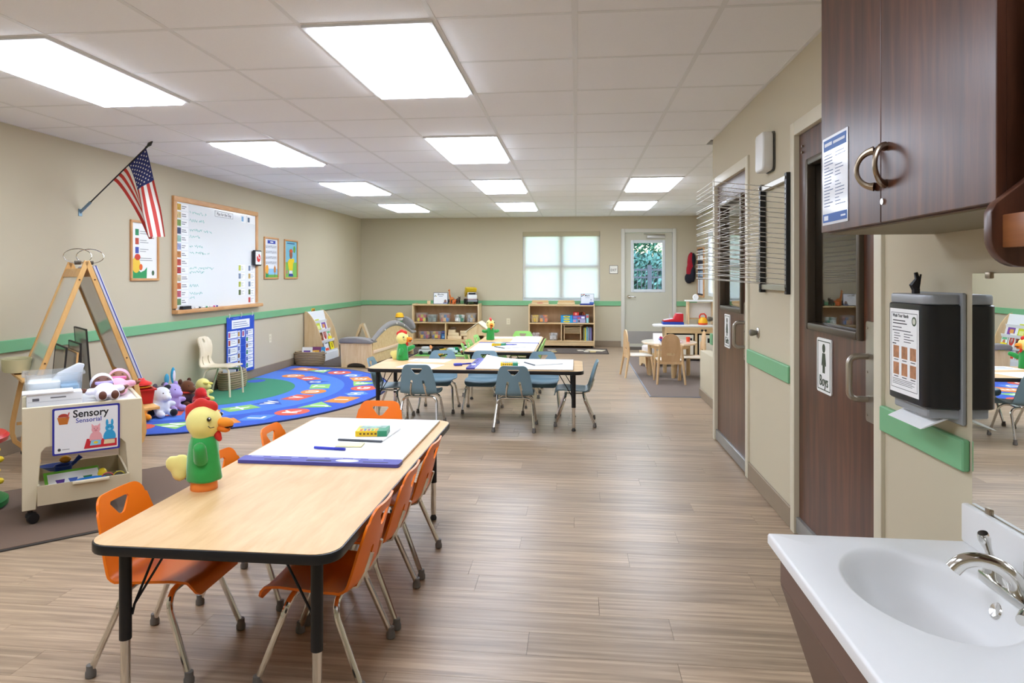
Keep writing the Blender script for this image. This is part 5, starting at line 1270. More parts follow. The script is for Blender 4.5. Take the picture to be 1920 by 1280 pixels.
# ================================================================ book display
bd_ = thing('book_display', 'birch slant front book display with curved sides', 'book display', (-4.118, 10.04, RZ2))
sp_ = [(0, 0), (.31, 0), (.315, .03), (.30, .18), (.27, .34), (.225, .48), (.165, .61), (.1, .7), (.045, .755), (.0, .765)]
for y in (0, .67): B().prism(sp_, y, y+.018, 'y').build('side_panel', BIRCH, bd_, bevel=.002, seg=1)
WL = M('eef0f1', .4, name='white_ledge')
rows = [(.025, .10, .27), (.025, .26, .215), (.025, .42, .15), (.025, .56, .085)]
for (_, z, x) in rows:
    B().prism([(x-.085, z), (x+.015, z), (x+.02, z+.045), (x+.014, z+.045), (x+.01, z+.006), (x-.085, z+.006)], .018, .67, 'y').build('ledge', WL, bd_)
B().prism([(.20, .1), (.21, .1), (.05, .75), (.04, .75)], .018, .67, 'y').build('slanted_back', WL, bd_)
B().prism([(.285, .0), (.305, .0), (.3, .115), (.28, .115)], .018, .67, 'y').build('kick_board', WL, bd_)
def dbook(row, y, w, h, col, acc, nm):
    _, z, x = rows[row]
    a = math.atan2(.16, .65)
    book(nm, (-4.118+x-.02, 10.04+y, RZ2+z+.008), (-a, 0, PI/2), w, h, .008, col, acc, 'books on the slanted display')
R_ = lambda x0, x1, z0, z1: [(x0, z0), (x1, z0), (x1, z1), (x0, z1)]
dbook(3, .14, .15, .19, 'f0f2f6', (('cover_art', R_(-.06, .02, .11, .16), '4a62b8'), ('cover_art', R_(.0, .05, .02, .07), '3a3a50')), 'white book with blue print on the top display row')
dbook(3, .33, .13, .23, 'f0b429', (('cover_art', arc(0, .13, .045, 0, 350, 14, .05), 'f7d95a'), ('cover_art', arc(-.02, .2, .02, 0, 350, 10), '2a1c14'), ('cover_art', arc(.03, .2, .02, 0, 350, 10), '2a1c14')), 'tall golden yellow book on the top display row')
dbook(2, .12, .13, .19, '3b6fc0', (('cover_art', R_(-.04, .04, .1, .15), '8ab4e8'),), 'blue book on the second display row')
dbook(2, .30, .16, .2, 'cfd832', (('cover_art', R_(-.05, .05, .04, .1), 'e8ee9a'),), 'lime yellow book on the second display row')
dbook(2, .53, .17, .14, '7a4aa8', (('cover_art', R_(-.06, .03, .05, .11), 'e8a85a'), ('cover_art', arc(.04, .08, .02, 0, 350, 10), 'c04a8a')), 'purple book with faces on second display row')
dbook(1, .1, .12, .16, 'e0c8d8', (('cover_art', R_(-.04, .04, .04, .1), 'f4e6ee'),), 'pale pink book on the third display row')
dbook(1, .25, .15, .2, 'b0452a', (('cover_art', arc(.01, .11, .05, 0, 350, 16, .07), '5a3220'), ('cover_art', arc(.015, .1, .03, 0, 350, 14, .04), 'c98a62')), 'brown photo cover book on third display row')
dbook(1, .42, .15, .22, 'f0ece4', (('cover_art', arc(0, .11, .055, 0, 350, 12, .075), 'c8322a'), ('cover_art', arc(0, .11, .03, 0, 350, 14, .04), 'f4f0ea')), 'white book with red flower on third display row')
dbook(1, .59, .14, .19, 'e8efe8', (('cover_art', R_(-.055, .055, .12, .15), '6fbf8a'), ('cover_art', arc(0, .08, .03, 0, 350, 14, .04), 'd8825a'), ('cover_art', R_(-.03, .03, 0, .05), 'e8662a')), 'white book with green hat on third display row')
dbook(0, .13, .14, .16, 'd8502e', (('cover_art', R_(-.04, .04, .03, .08), 'f09a4a'),), 'orange red book on the bottom display row')
dbook(0, .34, .18, .19, 'f1f1f3', (('cover_art', R_(-.07, .07, .015, .065), 'd8472e'), ('cover_art', R_(-.04, .05, .135, .145), '4a5a8a')), 'white book with red band on the bottom display row')
dbook(0, .57, .14, .24, 'f2e21c', (('cover_art', R_(-.01, .02, .05, .12), '7a5a2a'),), 'bright yellow book on the bottom display row')
# ================================================================ reading couch
rcx = thing('reading_couch', 'birch reading couch with arched back and grey cushions', 'couch', (-2.87, 9.40, RZ2), math.radians(-5))
GC = M('86817d', .9, noise=.08, nscale=30, bump=.4, bscale=220, sheen=.3, name='grey_canvas')
def endp(): return [(-.455, 0), (-.37, 0)]+[(-.37+.07*0, .015)]+arc(-.23, .015, .14, 180, 0, 10, .05)+[(-.09, 0), (.02, 0), (.0, .34), (-.47, .34)]
for y, sc_ in ((0, 1), (1.78, 1)):
    B().prism(endp(), y, y+.02, 'y').build('end_panel', BIRCH, rcx, bevel=.002, seg=1)
    B().prism([(-.485, .345), (-.49, .39), (-.45, .42), (-.25, .425), (-.06, .40), (.012, .375), (.01, .345)], y-.02, y+.2, 'y').build('arm_cushion', GC, rcx, bevel=.025, seg=3)
ar = [(.05+1.68*i/16, .36+.2*math.sin(PI*i/16)) for i in range(17)]
B().prism([(0.02, .06)]+[(1.78, .06)]+list(reversed(ar)), -.015, .005, 'x').build('side_board', BIRCHX, rcx)
B().tube([(-.01, y, z+.015) for y, z in ar], [.028+.016*math.sin(PI*i/16) for i in range(17)], 12).build('back_cushion', GC, rcx)
B().box(.005, .02, .04, 1.76, .2, .245).build('side_rail', M('e3c7ac', .5), rcx, bevel=.003)
B().box(-.44, -.015, .03, 1.77, .2, .22).build('seat_board', BIRCHX, rcx); B().box(-.44, -.02, .2, 1.6, .221, .30).build('seat_cushion', GC, rcx, bevel=.03, seg=3)
for k in (.45, .95, 1.3): B().ell((.034, k, .37+.2*math.sin(PI*(k-.05)/1.68)), (.008, .02, .014)).build('cushion_tie', M('d8cfc4', .6), rcx)
B().prism(arc(-.2, .40, .2, 0, 180, 16, .22), 1.9, 2.0, 'y').build('round_back_cushion', GC, rcx, bevel=.03, seg=3)
hat = thing('toy_bee', 'yellow white and green plush toy on the couch', 'plush toy', (-2.93, 11.18, RZ2+.426))
B().box(-.05, .05, -.05, .05, 0, .12).build('green_body', M('2f9a4a', .9), hat, bevel=.03, seg=3); B().ell((0, 0, .17), (.06, .055, .05)).build('white_head', M('f0eee6', .9), hat); B().lathe([(.075, .19), (.07, .205), (.055, .25), (.02, .265)], (0, 0, 0), 18).build('yellow_cap', M('f0b428', .9), hat); B().tube([(.06*math.cos(a), .056*math.sin(a), .185) for a in [2*PI*q/16 for q in range(16)]], .008, 6, True).build('dark_band', M('2a2a30', .9), hat)
bb = thing('book_browser', 'small birch A frame stand in the room corner', 'stand', (-3.75, 11.75, RZ2), math.radians(12))
for s in (-1, 1):
    B().prism([(s*.16, 0), (s*.2, 0), (s*.03, .46), (-s*.01, .46)], -.15, -.13, 'y').build('side_frame', BIRCH, bb); B().prism([(s*.16, 0), (s*.2, 0), (s*.03, .46), (-s*.01, .46)], .13, .15, 'y').build('side_frame', BIRCH, bb)
    B().prism([(s*.165, .06), (s*.18, .06), (s*.035, .455), (s*.02, .455)], -.13, .13, 'y').build('slope_board', PLY, bb)
# ================================================================ toy shelves under the window
def shelf(label, x0, x1, z1, mid, half, y0=12.42, y1=12.828):
    t = thing('toy_shelf', label, 'shelf', ((x0+x1)/2, y0, 0)); w = x1-x0; d = y1-y0
    for s in (-1, 1): B().box(s*w/2-(.022 if s > 0 else 0), s*w/2+(.022 if s < 0 else 0), 0, d, .035, z1+.012).build('side_panel', BIRCH, t, bevel=.004)
    B().box(-w/2+.022, w/2-.022, .005, d, z1-.02, z1).build('top_board', BIRCHX, t, bevel=.002, seg=1); B().box(-w/2+.022, w/2-.022, .005, d-.01, mid-.01, mid+.01).build('middle_shelf', BIRCHX, t, bevel=.002, seg=1)
    B().box(-w/2+.022, w/2-.022, .005, d-.01, .12, .14).build('bottom_shelf', BIRCHX, t, bevel=.002, seg=1); B().box(-w/2+.022, w/2-.022, .012, .03, .05, .12).build('toe_board', BIRCHX, t, bevel=.002, seg=1)
    B().box(half-.009, half+.009, .006, d-.01, .14, mid-.01).build('divider', BIRCH, t, bevel=.002, seg=1); B().box(-w/2+.022, w/2-.022, d-.01, d, .05, z1-.02).build('back_panel', WOOD('d9b083', 'e6c298', .5, stretch=(5, 5, 1.5), name='shelf_back'), t, smooth=False)
    for sx in (-1, 1):
        for y in (.05, d-.05): B().lathe([(.008, -.012), (.0175, -.012), (.0175, .012), (.008, .012)], (sx*(w/2-.05), y, .0175), 12, RX(90)).build('caster', BLACK, t)
    return t
shelf('birch toy shelf topped with Blocks sign, giraffe and dump truck', -3.02, -1.77, .785, .445, -.0)
shelf('birch game shelf topped with Math sign and blue tray', -.86, .335, .785, .45, .0)
SH1, SH2, SB = .456, .461, .141
CL = M('efebe7', .2, trans=.6, alpha=.32, name='frosted_bin')
def bin_(label, x, z, w, cols, y=12.56, h=.15, l=.2, seed=1):
    h *= 1.12
    t = thing('storage_bin', label, 'bin', (x, y, z)); t['group'] = 'clear bins on the toy shelves'
    tub(t, w, l, h, CL, .003, .86, .008)
    random.seed(seed); n = 0
    for i in range(3):
        for j in range(2):
            c = cols[n % len(cols)]; n += 1; xx = (i-1)*w*.24; yy = (j-.5)*l*.38-.02
            q = [lambda b: b.cbox((xx, yy, .05), (w*.3, l*.34, .065), RZ(random.uniform(-30, 30)) @ RX(random.uniform(-15, 15))), lambda b: b.ell((xx, yy, .045), (w*.17, w*.17, .045), None, 12, 7)][(i+j+seed) % 2](B())
            q.build('toy_piece', M(c, .5), t, bevel=.004 if (i+j+seed) % 2 == 0 else 0)
            if j == 0: B().cbox((xx+.01, yy+.01, .11), (w*.26, l*.28, .045), RZ(20*i) @ RX(12)).build('toy_piece', M(cols[(n+1) % len(cols)], .5), t, bevel=.004)
    return t
bin_('clear bin of yellow and green toys with red toys on top', -2.86, SH1, .2, ['e6d42a', '3fa04a', 'c9383c', 'd8a02a'], seed=1)
bin_('clear bin of grey green pieces', -2.66, SH1, .18, ['7f8f86', '8f9a92', '75827c'], h=.125, seed=2)
bin_('clear bin of red blue and tan pieces', -2.42, SH1, .2, ['b0503a', '3a78b8', 'd8b08a'], seed=3)
bin_('clear bin of white and green pieces', -2.14, SH1, .19, ['e8ebe8', '3f8f72', 'cfd8d2'], h=.12, seed=4)
bin_('clear bin of grey figures and tan pieces', -1.925, SH1, .18, ['8a8a92', 'c9a05a', 'b8b8bc'], seed=5)
bin_('low clear bin of yellow and pink pieces', -2.80, SB, .2, ['d8b04a', 'b86a7a', '6a6a8a'], h=.125, seed=6)
bin_('low clear bin of blue and red pieces', -2.58, SB, .2, ['5a5a90', 'c9503a', 'd8b83a'], h=.13, seed=7)
bin_('low clear bin at the dollhouse end of shelf', -1.875, SB, .12, ['c0b8b0', 'a8a09a'], h=.13, seed=8)
bin_('clear bin of yellow cups on the game shelf', -.745, SH2, .155, ['e0bc3a', 'd8b02e'], h=.12, seed=9)
bin_('clear bin of orange shapes on the game shelf', -.59, SH2, .165, ['e89a4a', 'd8744a', '8a7a7a'], h=.115, seed=10)
bin_('low clear bin half hidden by lime chair', -.74, SB, .16, ['c8b8b0', 'b8a8a0'], h=.11, seed=11)
bin_('low nearly empty clear bin on the game shelf', -.41, SB, .155, ['c8c4c0', '8a8a90'], h=.115, seed=12)
# ---- shelf top things
def sign(name, label, x, z, w, h, word, sub, y, border, tilt=8):
    t = thing(name, label, 'sign', (x, y, z), rot=(math.radians(-tilt), 0, 0))
    B().box(-w/2, w/2, 0, .004, 0, h).build('border', M(border, .4), t, smooth=False); B().box(-w/2+.008, w/2-.008, -.001, 0, .008, h-.008).build('panel', M('eef0f2', .35), t, smooth=False)
    text(word, .045, M('2a2c38', .6), t, (.0, -.0011, h-.035), FACE_Y, .0005, bold=.0005); part_rect('subtitle', -.035, .04, h-.075, h-.068, -.001, M('7a84a8', .6), t, .0004)
    return t
g = sign('blocks_sign', 'white Blocks sign with dark border on toy shelf', -2.52, .787, .275, .215, 'Blocks', '', 12.6, '3a4a6c')
for dx, dz, c in ((-.1, .16, '3f7a4a'), (-.085, .145, 'c9a83a'), (-.112, .145, '34507a')): part_rect('block_picture', dx-.008, dx+.008, dz-.007, dz+.009, -.001, M(c, .6), g, .0004)
shape('animal_picture', arc(.09, .05, .025, 0, 350, 14, .035), -.001, M('8a6a5a', .6), g, .0004); part_rect('table_picture', .05, .13, .015, .03, -.0016, M('3a4a8a', .6), g, .0004)
g = sign('math_sign', 'white Math sign on the game shelf', .205, .787, .245, .2, 'Math', '', 12.62, '9aa6b8', 6)
for dx, dz, c in ((-.1, .18, 'd8702a'), (-.075, .17, '3a8a4a'), (-.1, .155, '3a5aa8'), (-.06, .185, 'c83a3a')): part_rect('colour_spot', dx-.012, dx+.012, dz-.008, dz+.008, -.001, M(c, .6), g, .0004)
shape('rabbit_picture', arc(.07, .06, .022, 0, 350, 14, .035), -.001, M('d8dce4', .6), g, .0004); part_rect('blue_desk', .04, .115, .012, .045, -.0016, M('2f62b0', .6), g, .0004); part_rect('dark_ear', .06, .075, .09, .1, -.0016, INK, g, .0004)
wbk = B().box(-.032, .032, -.032, .032, 0, .065).build('wooden_block', BIRCH, loc=(-2.73, 12.55, .786), rot=(0, 0, .2), bevel=.003); tag(wbk, 'single pale wooden block beside the Blocks sign', 'block')
gf = thing('toy_giraffe', 'orange toy giraffe with tall neck on toy shelf', 'toy', (-2.30, 12.58, .786))
blob('body', [((0, 0, .1), (.045, .028, .032)), ((-.035, 0, .15), (.017, .016, .05), RY(-12), 10), ((-.045, 0, .21), (.013, .013, .05), RY(-6), 10), ((-.052, 0, .258), (.022, .014, .014)), ((-.045, 0, .278), (.006, .012, .01)), ((.03, .015, .05), (.01, .01, .055)), ((.03, -.015, .05), (.01, .01, .055)), ((-.03, .015, .05), (.01, .01, .055)), ((-.03, -.015, .05), (.01, .01, .055))], M('cf7634', .6, noise=.5, nscale=60), gf, .005, 2)
def toy_animal(label, x, y, z, col, s, rz=0, nm='toy_animal'):
    t = thing(nm, label, 'toy', (x, y, z), math.radians(rz))
    blob('body', [((0, 0, .06*s), (.05*s, .028*s, .028*s)), ((.05*s, 0, .085*s), (.022*s, .018*s, .02*s)), ((.07*s, 0, .078*s), (.014*s, .011*s, .011*s)), ((.03*s, .015*s, .028*s), (.011*s, .01*s, .03*s)), ((.03*s, -.015*s, .028*s), (.011*s, .01*s, .03*s)), ((-.032*s, .015*s, .028*s), (.011*s, .01*s, .03*s)), ((-.032*s, -.015*s, .028*s), (.011*s, .01*s, .03*s))], M(col, .6), t, .006*max(.6, s), 1)
    for sy in (-1, 1): B().ell((.048*s, sy*.016*s, .106*s), (.005*s, .004*s, .008*s)).build('ear', M(col, .6), t)
    return t
toy_animal('orange toy animal beside the giraffe', -2.25, 12.5, .786, 'd8682e', .9, 60)
toy_animal('dark toy elephant between sign and giraffe', -2.36, 12.66, .786, '3a3f48', 1.0, 200)
toy_animal('brown toy horse behind the orange animal', -2.19, 12.62, .786, '4e4038', 1.3, 80)
tr = thing('toy_dump_truck', 'white toy dump truck with yellow raised bed', 'toy truck', (-1.945, 12.6, .786), math.radians(-72)); tr.scale = (1.1, 1.1, 1.12)
B().box(-.16, .16, -.075, .075, .05, .09).build('chassis', M('a83030', .5), tr, bevel=.008); B().box(.04, .16, -.08, .08, .09, .16).build('cab', M('e8e8e6', .4), tr, bevel=.012); B().box(.05, .12, -.07, .07, .16, .2).build('cab_roof', M('d8d8d6', .4), tr, bevel=.01); B().box(.118, .124, -.06, .06, .165, .192).build('windshield', M('2a2c30', .2), tr); B().box(.155, .17, -.08, .08, .045, .085).build('bumper', M('8a8c90', .4), tr, bevel=.004)
B().prism([(-.16, .12), (.06, .21), (.12, .265), (.06, .275), (-.1, .285), (-.17, .2)], -.085, .085, 'y').build('dump_bed', M('f0cc1c', .4), tr, bevel=.008)
for x in (-.11, .1):
    for y in (-.085, .085): B().lathe([(.012, -.018), (.043, -.016), (.045, 0), (.043, .016), (.012, .018)], (x, y, .045), 18, RX(90)).build('wheel', BLACK, tr)
# ---- lower shelf things
ro = thing('toy_robot', 'blue boxy toy figure on the lower shelf', 'toy', (-2.445, 12.52, SB)); B().box(-.04, .04, -.035, .035, 0, .1).build('body', M('3f6ea8', .5), ro, bevel=.012); B().box(-.032, .032, -.03, .03, .1, .15).build('head', M('35609c', .5), ro, bevel=.012); B().box(-.02, .02, -.037, -.035, .02, .06).build('chest_panel', M('7fb4dc', .5), ro)
for s in (-1, 1): B().ell((s*.014, -.031, .127), (.006, .003, .006)).build('eye', M('d84a3a', .4), ro)
BLK = WOOD('e2c79c', 'efdab4', .5, stretch=(1.5, 8, 8), name='unit_block'); random.seed(31)
for i, (x, z, w, h) in enumerate(((-2.24, 0, .26, .06), (-2.0, 0, .14, .05), (-2.26, .061, .2, .06), (-2.04, .061, .18, .05), (-2.29, .122, .13, .05), (-2.06, .112, .14, .045))):
    o = B().box(-w/2, w/2, -.05, .05, 0, h).build('unit_block', BLK, loc=(x, 12.56, SB+z), bevel=.003); tag(o, ['longest bottom wooden unit block on the lower toy shelf', 'shorter bottom wooden unit block on the lower toy shelf', 'middle layer wooden unit block beside the toy figure', 'middle layer wooden unit block toward the dollhouse', 'top layer wooden unit block beside the toy figure', 'top layer wooden unit block toward the dollhouse'][i], 'block', 'wooden unit blocks on the lower shelf')
gb = B().box(-.055, .055, -.04, .04, 0, .1).build('clear_jar', CL, loc=(-2.3, 12.72, SB+.12), bevel=.01); tag(gb, 'clear jar behind the wooden unit blocks', 'jar')
# ---- games on shelf two
def box(label, x, z, w, h, col, acc, y=12.5, d=.22, grp='game boxes on the game shelf'):
    t = thing('game_box', label, 'box', (x, y, z), 0, grp); B().box(-w/2, w/2, 0, d, 0, h).build('carton', M(col, .4), t, bevel=.002, seg=1)
    for nm, poly, c in acc: B().prism(poly, -.0012, 0, 'y').build(nm, M(c, .5), t, smooth=False)
EY = lambda w, h: [('yellow_oval', arc(0, h/2, w*.3, 0, 350, 16, h*.36), 'e8d832'), ('oval_print', R_(-w*.12, w*.12, h*.42, h*.58), '6a8a3a')]
for k in range(3): box('bright blue game box with yellow oval, %s of its stack' % ('bottom', 'middle', 'top')[k], -.17, SH2+.0445*k, .21, .044, '2a9ad8', EY(.21, .044))
box('pale blue game box under the violet box', -.02, SH2, .09, .068, '5aa0d8', [('picture', R_(-.03, .02, .015, .05), 'd88aa0')])
box('lavender game box at the shelf end, low', .1, SH2, .14, .068, 'a9a6c8', [('picture', R_(-.06, -.03, .01, .05), '3a3a50')])
box('violet game box with red and white panels', .055, SH2+.069, .225, .062, '6f62b0', [('panel', R_(-.03, .02, .005, .03), 'd85a6a'), ('panel', R_(.04, .1, .01, .045), 'eceaf2'), ('stripe', R_(-.1, -.04, .02, .045), '8a80c4')])
box('narrow teal game box at the shelf end', .205, SH2, .045, .15, '8fcfd8', [('panel', R_(-.018, .018, .09, .14), 'd8606a')])
box('red tin lying on the violet box', -.0, SH2+.132, .1, .06, 'd0342a', [('print', R_(-.02, .02, .01, .05), 'f09a8a')])
toy_animal('small brown and white toy dog on violet box', .085, 12.6, SH2+.132, '6a4030', .6, 40); toy_animal('small orange toy cat on violet box', .145, 12.58, SH2+.132, 'c0582e', .6, 120)
tq = thing('tray_rack', 'birch rack of thin slide out trays on lower shelf', 'rack', (-.065, 12.48, SB)); B().box(-.155, -.143, 0, .25, 0, .27).build('side', BIRCH, tq); B().box(.143, .155, 0, .25, 0, .27).build('side', BIRCH, tq); B().box(-.18, .19, -.005, .25, .27, .282).build('top', BIRCHX, tq)
for k in range(6): B().box(-.142, .142, 0, .25, .13+.021*k, .137+.021*k).build('tray', BIRCHX, tq)
for k, (x, h, c) in enumerate(((.165, .23, '8a9a72'), (.19, .235, 'd8c43a'), (.215, .245, '7fc4e0'), (.245, .24, 'a8b4cc'), (.275, .24, '7a86b0'), (.295, .235, '6a5a8a'))):
    o = book('%s tall book standing on the lower game shelf' % ('olive', 'mustard', 'sky blue', 'pale grey', 'slate blue', 'violet')[k], (x-.008, 12.5, SB), (0, 0, PI/2), .2, h, .02, c, group='tall books on the lower game shelf'); o.location.y = 12.6
for x, nm in ((-.66, 'puzzle with red picture'), (-.18, 'blank puzzle')):
    t = thing('puzzle_board', 'wooden tray %s on game shelf top' % nm, 'puzzle', (x, 12.6, .799), rot=(math.radians(8), 0, 0)); B().box(-.16, .16, -.08, .12, 0, .012).build('board', BIRCHX, t, bevel=.002, seg=1); B().box(-.15, .15, .1, .12, .012, .05).build('back_lip', BIRCHX, t, bevel=.002, seg=1)
    if 'red' in nm: B().prism(arc(0, .01, .06, 0, 350, 16, .04), .012, .014).build('red_piece', M('c84a4a', .5), t)
nb = B().box(-.12, .12, -.09, .09, 0, .024).build('blue_binder', M('23388c', .4), loc=(.19, 12.545, .786), bevel=.004); nb.location.y = 12.53; tag(nb, 'flat navy blue tray in front of the Math sign', 'tray')
# ================================================================ floor mats and floor toys
flat_rug('dark brown mat with puzzle pieces before game shelf', -.02, 12.0, 0, 1.14, .82, carpet('4f4138'), '3a322d')
random.seed(17)
for i in range(9):
    x, y = random.uniform(-.5, -.32) if i < 4 else random.uniform(.05, .3), random.uniform(11.7, 12.1)
    o = B().prism([(-.05, -.03), (.03, -.04), (.06, .01), (.02, .04), (-.04, .03)], 0, .01).build('puzzle_piece', M(['e8d8b8', 'f0e8d8', 'd8c084'][i % 3], .6), loc=(x, y, .0096), rot=(0, 0, random.uniform(0, 6)), bevel=.002, seg=1); tag(o, 'loose %s puzzle piece lying on the dark brown mat' % ['tan', 'white', 'mustard'][i % 3], 'puzzle piece', 'puzzle pieces on the mat')
o = B().box(-.16, .16, -.1, .1, 0, .008).build('puzzle_tray', M('efe2c6', .5), loc=(.33, 12.05, .0096), rot=(0, 0, -.35), bevel=.002, seg=1); tag(o, 'pale flat puzzle tray on the dark brown mat', 'puzzle')
PM = M('8fc25a', .8, noise=.55, nscale=7, name='play_mat_print')
pmt = thing('play_mat', 'green town print play mat under the small toys', 'mat', (-2.02, 11.55, 0)); B().box(-.62, .62, -.58, .58, 0, .006).build('mat', M('6fae4a', .8), pmt, bevel=.002, seg=1)
for x, y, w, l, c in ((-.3, .1, .1, .9, '9a9e9a'), (.2, -.2, .8, .1, 'a2a6a2'), (.35, .25, .3, .3, 'a8d0d8'), (-.05, .3, .3, .2, 'd8c890'), (-.5, -.3, .2, .3, '4f9a58'), (.1, -.45, .5, .15, 'b8d88a')): B().box(x-w/2, x+w/2, y-l/2, y+l/2, .006, .0072).build('print', M(c, .8), pmt, smooth=False)
pm2 = thing('play_mat', 'pale green and blue play mat nearer the blue table', 'mat', (-2.05, 10.0, 0), .06); B().box(-.5, .5, -.42, .42, 0, .006).build('mat', M('9ccf7a', .8), pm2, bevel=.002, seg=1)
for x, y, w, l, c in ((-.2, .1, .5, .3, 'a9c2cf'), (.25, -.15, .3, .3, 'c2d8cf'), (-.3, -.25, .25, .2, '7ab86a'), (.3, .25, .25, .2, 'd0b49a'), (.0, -.33, .9, .05, 'd8e09a')): B().box(x-w/2, x+w/2, y-l/2, y+l/2, .006, .0072).build('print', M(c, .8), pm2, smooth=False)
def car(label, x, y, rz, col, s=1.0, roof=None):
    t = thing('toy_car', label, 'toy car', (x, y, .0073), math.radians(rz)); B().box(-.08*s, .08*s, -.04*s, .04*s, .016*s, .05*s).build('car_body', M(col, .4), t, bevel=.008*s); B().box(-.05*s, .04*s, -.034*s, .034*s, .05*s, .085*s).build('car_cabin', M(roof or col, .3), t, bevel=.012*s)
    for xx in (-.05, .05):
        for yy in (-.04, .04): B().lathe([(.006*s, -.008*s), (.02*s, -.008*s), (.02*s, .008*s), (.006*s, .008*s)], (xx*s, yy*s, .02*s), 12, RX(90)).build('wheel', BLACK, t)
car('long silver toy car on the town play mat', -2.49, 11.22, 4, 'c4c6c4', 1.5); car('yellow toy digger on the town play mat', -2.3, 11.52, 60, 'f0c41c', 1.2, '2a2a2c'); car('white toy car with dark roof at mat edge', -2.17, 11.1, 80, 'efe9df', 1.0, '6a3038'); car('white toy van on the town play mat', -1.86, 11.5, 20, 'e8eae6', 1.3); car('green toy car on the town play mat', -2.05, 11.6, 30, '1f8a5a', 1.0); car('pale blue toy car on the town play mat', -2.07, 11.3, -20, 'cfe2ea', 1.2); car('rusty toy truck on the town play mat', -1.80, 11.22, 10, '9c5a30', 1.3, '7a3a2a'); car('small gold toy car below the white car', -2.2, 10.99, 75, 'd8a83a', .8)
wh = thing('toy_roller', 'black spoked toy wheel standing on the mat', 'toy', (-2.31, 11.14, .0073)); B().lathe([(.05, -.02), (.068, -.018), (.07, 0), (.068, .018), (.05, .02)], (0, 0, .07), 22, RX(90)).build('tire', BLACK, wh); B().lathe([(.004, -.012), (.05, -.01), (.05, .01), (.004, .012)], (0, 0, .07), 22, RX(90)).build('hub', M('a8a49c', .4), wh)
o = B().ell((0, 0, .06), (.07, .06, .06)).build('toy_dome', M('d8d8d4', .5), loc=(-1.6, 11.38, .0073)); tag(o, 'white domed toy beside the rusty truck', 'toy'); o = B().lathe([(.05, 0), (.05, .05), (.012, .1)], (0, 0, 0), 16).build('toy_hut', M('d88a4a', .5), loc=(-2.52, 11.72, .0073)); tag(o, 'small orange toy hut at mat corner', 'toy')
sg2 = thing('toy_sign', 'tiny red topped toy road sign on mat', 'toy', (-1.95, 11.75, .0073)); B().cyl((0, 0, 0), (0, 0, .12), .005, n=8).build('pole', M('e8e4dc', .5), sg2); B().lathe([(.0, 0), (.03, 0), (.03, .006), (.0, .006)], (0, -.003, .13), 8, RX(90)).build('disc', M('d8525a', .5), sg2)
# ---- dollhouse
dh = thing('dollhouse', 'plain wooden dollhouse with pitched roof behind lime chairs', 'dollhouse', (-1.485, 10.35, 0)); out_ = [(-.175, 0), (.175, 0), (.175, .46), (0, .585), (-.175, .46)]
B().sheet(out_, [[(-.02, .3), (.09, .3), (.09, .4), (-.02, .4)], [(-.12, .03), (-.03, .03), (-.03, .2), (-.12, .2)]], .08, lambda u, v: (u, 0, v), .014).build('gable_wall', BIRCH, dh, smooth=False); B().prism(out_, .39, .404, 'y').build('rear_wall', BIRCH, dh)
for s in (-1, 1): B().box(s*.168-.007, s*.168+.007, .007, .39, 0, .455).build('side_wall', BIRCH, dh); B().prism([(0, .592), (0, .606), (s*.205, .458), (s*.205, .444)], -.03, .42, 'y').build('roof_panel', WOOD('e6d6b4', 'f0e4c8', .45, stretch=(3, 3, 3), name='roof_ply'), dh)
B().box(-.16, .16, .007, .39, .0, .012).build('floor_board', BIRCHX, dh); B().box(-.16, .16, .03, .39, .24, .25).build('upper_floor', BIRCHX, dh)
# ================================================================ alcove: play kitchen, round table, chairs
flat_rug('brown rug under the round table and play kitchen', 1.46, 9.52, 0, 1.34, 3.98, carpet('75655c'), '8a8c92')
RZ3 = .0095
WHL = M('efeeea', .3, name='white_laminate'); CRD = M('ece6d4', .4, name='cream_door')
pk = thing('play_kitchen', 'birch and white play kitchen with cream doors and hutch', 'play kitchen', (1.37, 10.72, RZ3))
B().prism([(-.17, .05), (-.12, .0), (.76, 0), (.76, .38), (-.06, .38), (-.15, .33), (-.185, .2), (-.18, .1)], .515, .545).build('counter_top', WHL, pk, bevel=.006)
B().box(.0, .74, .005, .36, .42, .515).build('drawer_panel', BIRCHX, pk, bevel=.002, seg=1); B().box(-.012, .012, .0, .36, .03, .515).build('side_panel', BIRCH, pk); B().box(.44, .475, .0, .36, .03, .42).build('divider_panel', BIRCH, pk); B().box(.735, .755, .0, .36, .03, .515).build('side_panel', BIRCH, pk); B().box(.012, .735, .34, .36, .03, .42).build('back_panel', DARK, pk); B().box(.012, .735, .02, .36, .03, .05).build('floor_board', BIRCHX, pk)
for x0, x1 in ((.03, .415), (.5, .725)):
    d_ = B().box(x0, x1, .004, .02, .06, .398).build('oven_door', CRD, pk, bevel=.002, seg=1); B().box(x1-.05 if x1 < .6 else x1-.1, x1-.02 if x1 < .6 else x1-.07, -.006, .004, .28, .35).build('handle', BLACK, d_, bevel=.003)
for x in (.545, .595): B().lathe([(.018, 0), (.018, .012), (.012, .018), (.0, .018)], (x, .005, .468), 16, RX(90)).build('stove_knob', BLACK, pk)
for x in (.36, .735): B().box(x, x+.025, .2, .36, .545, .9).build('hutch_post', BIRCH, pk, bevel=.002, seg=1)
B().box(.385, .735, .33, .345, .64, .88).build('hutch_back', WHL, pk); B().box(.335, .775, .18, .38, .9, .922).build('hutch_shelf', WHL, pk, bevel=.004); B().box(.385, .735, .325, .35, .62, .64).build('hutch_rail', BIRCHX, pk)
kz = RZ3+.546
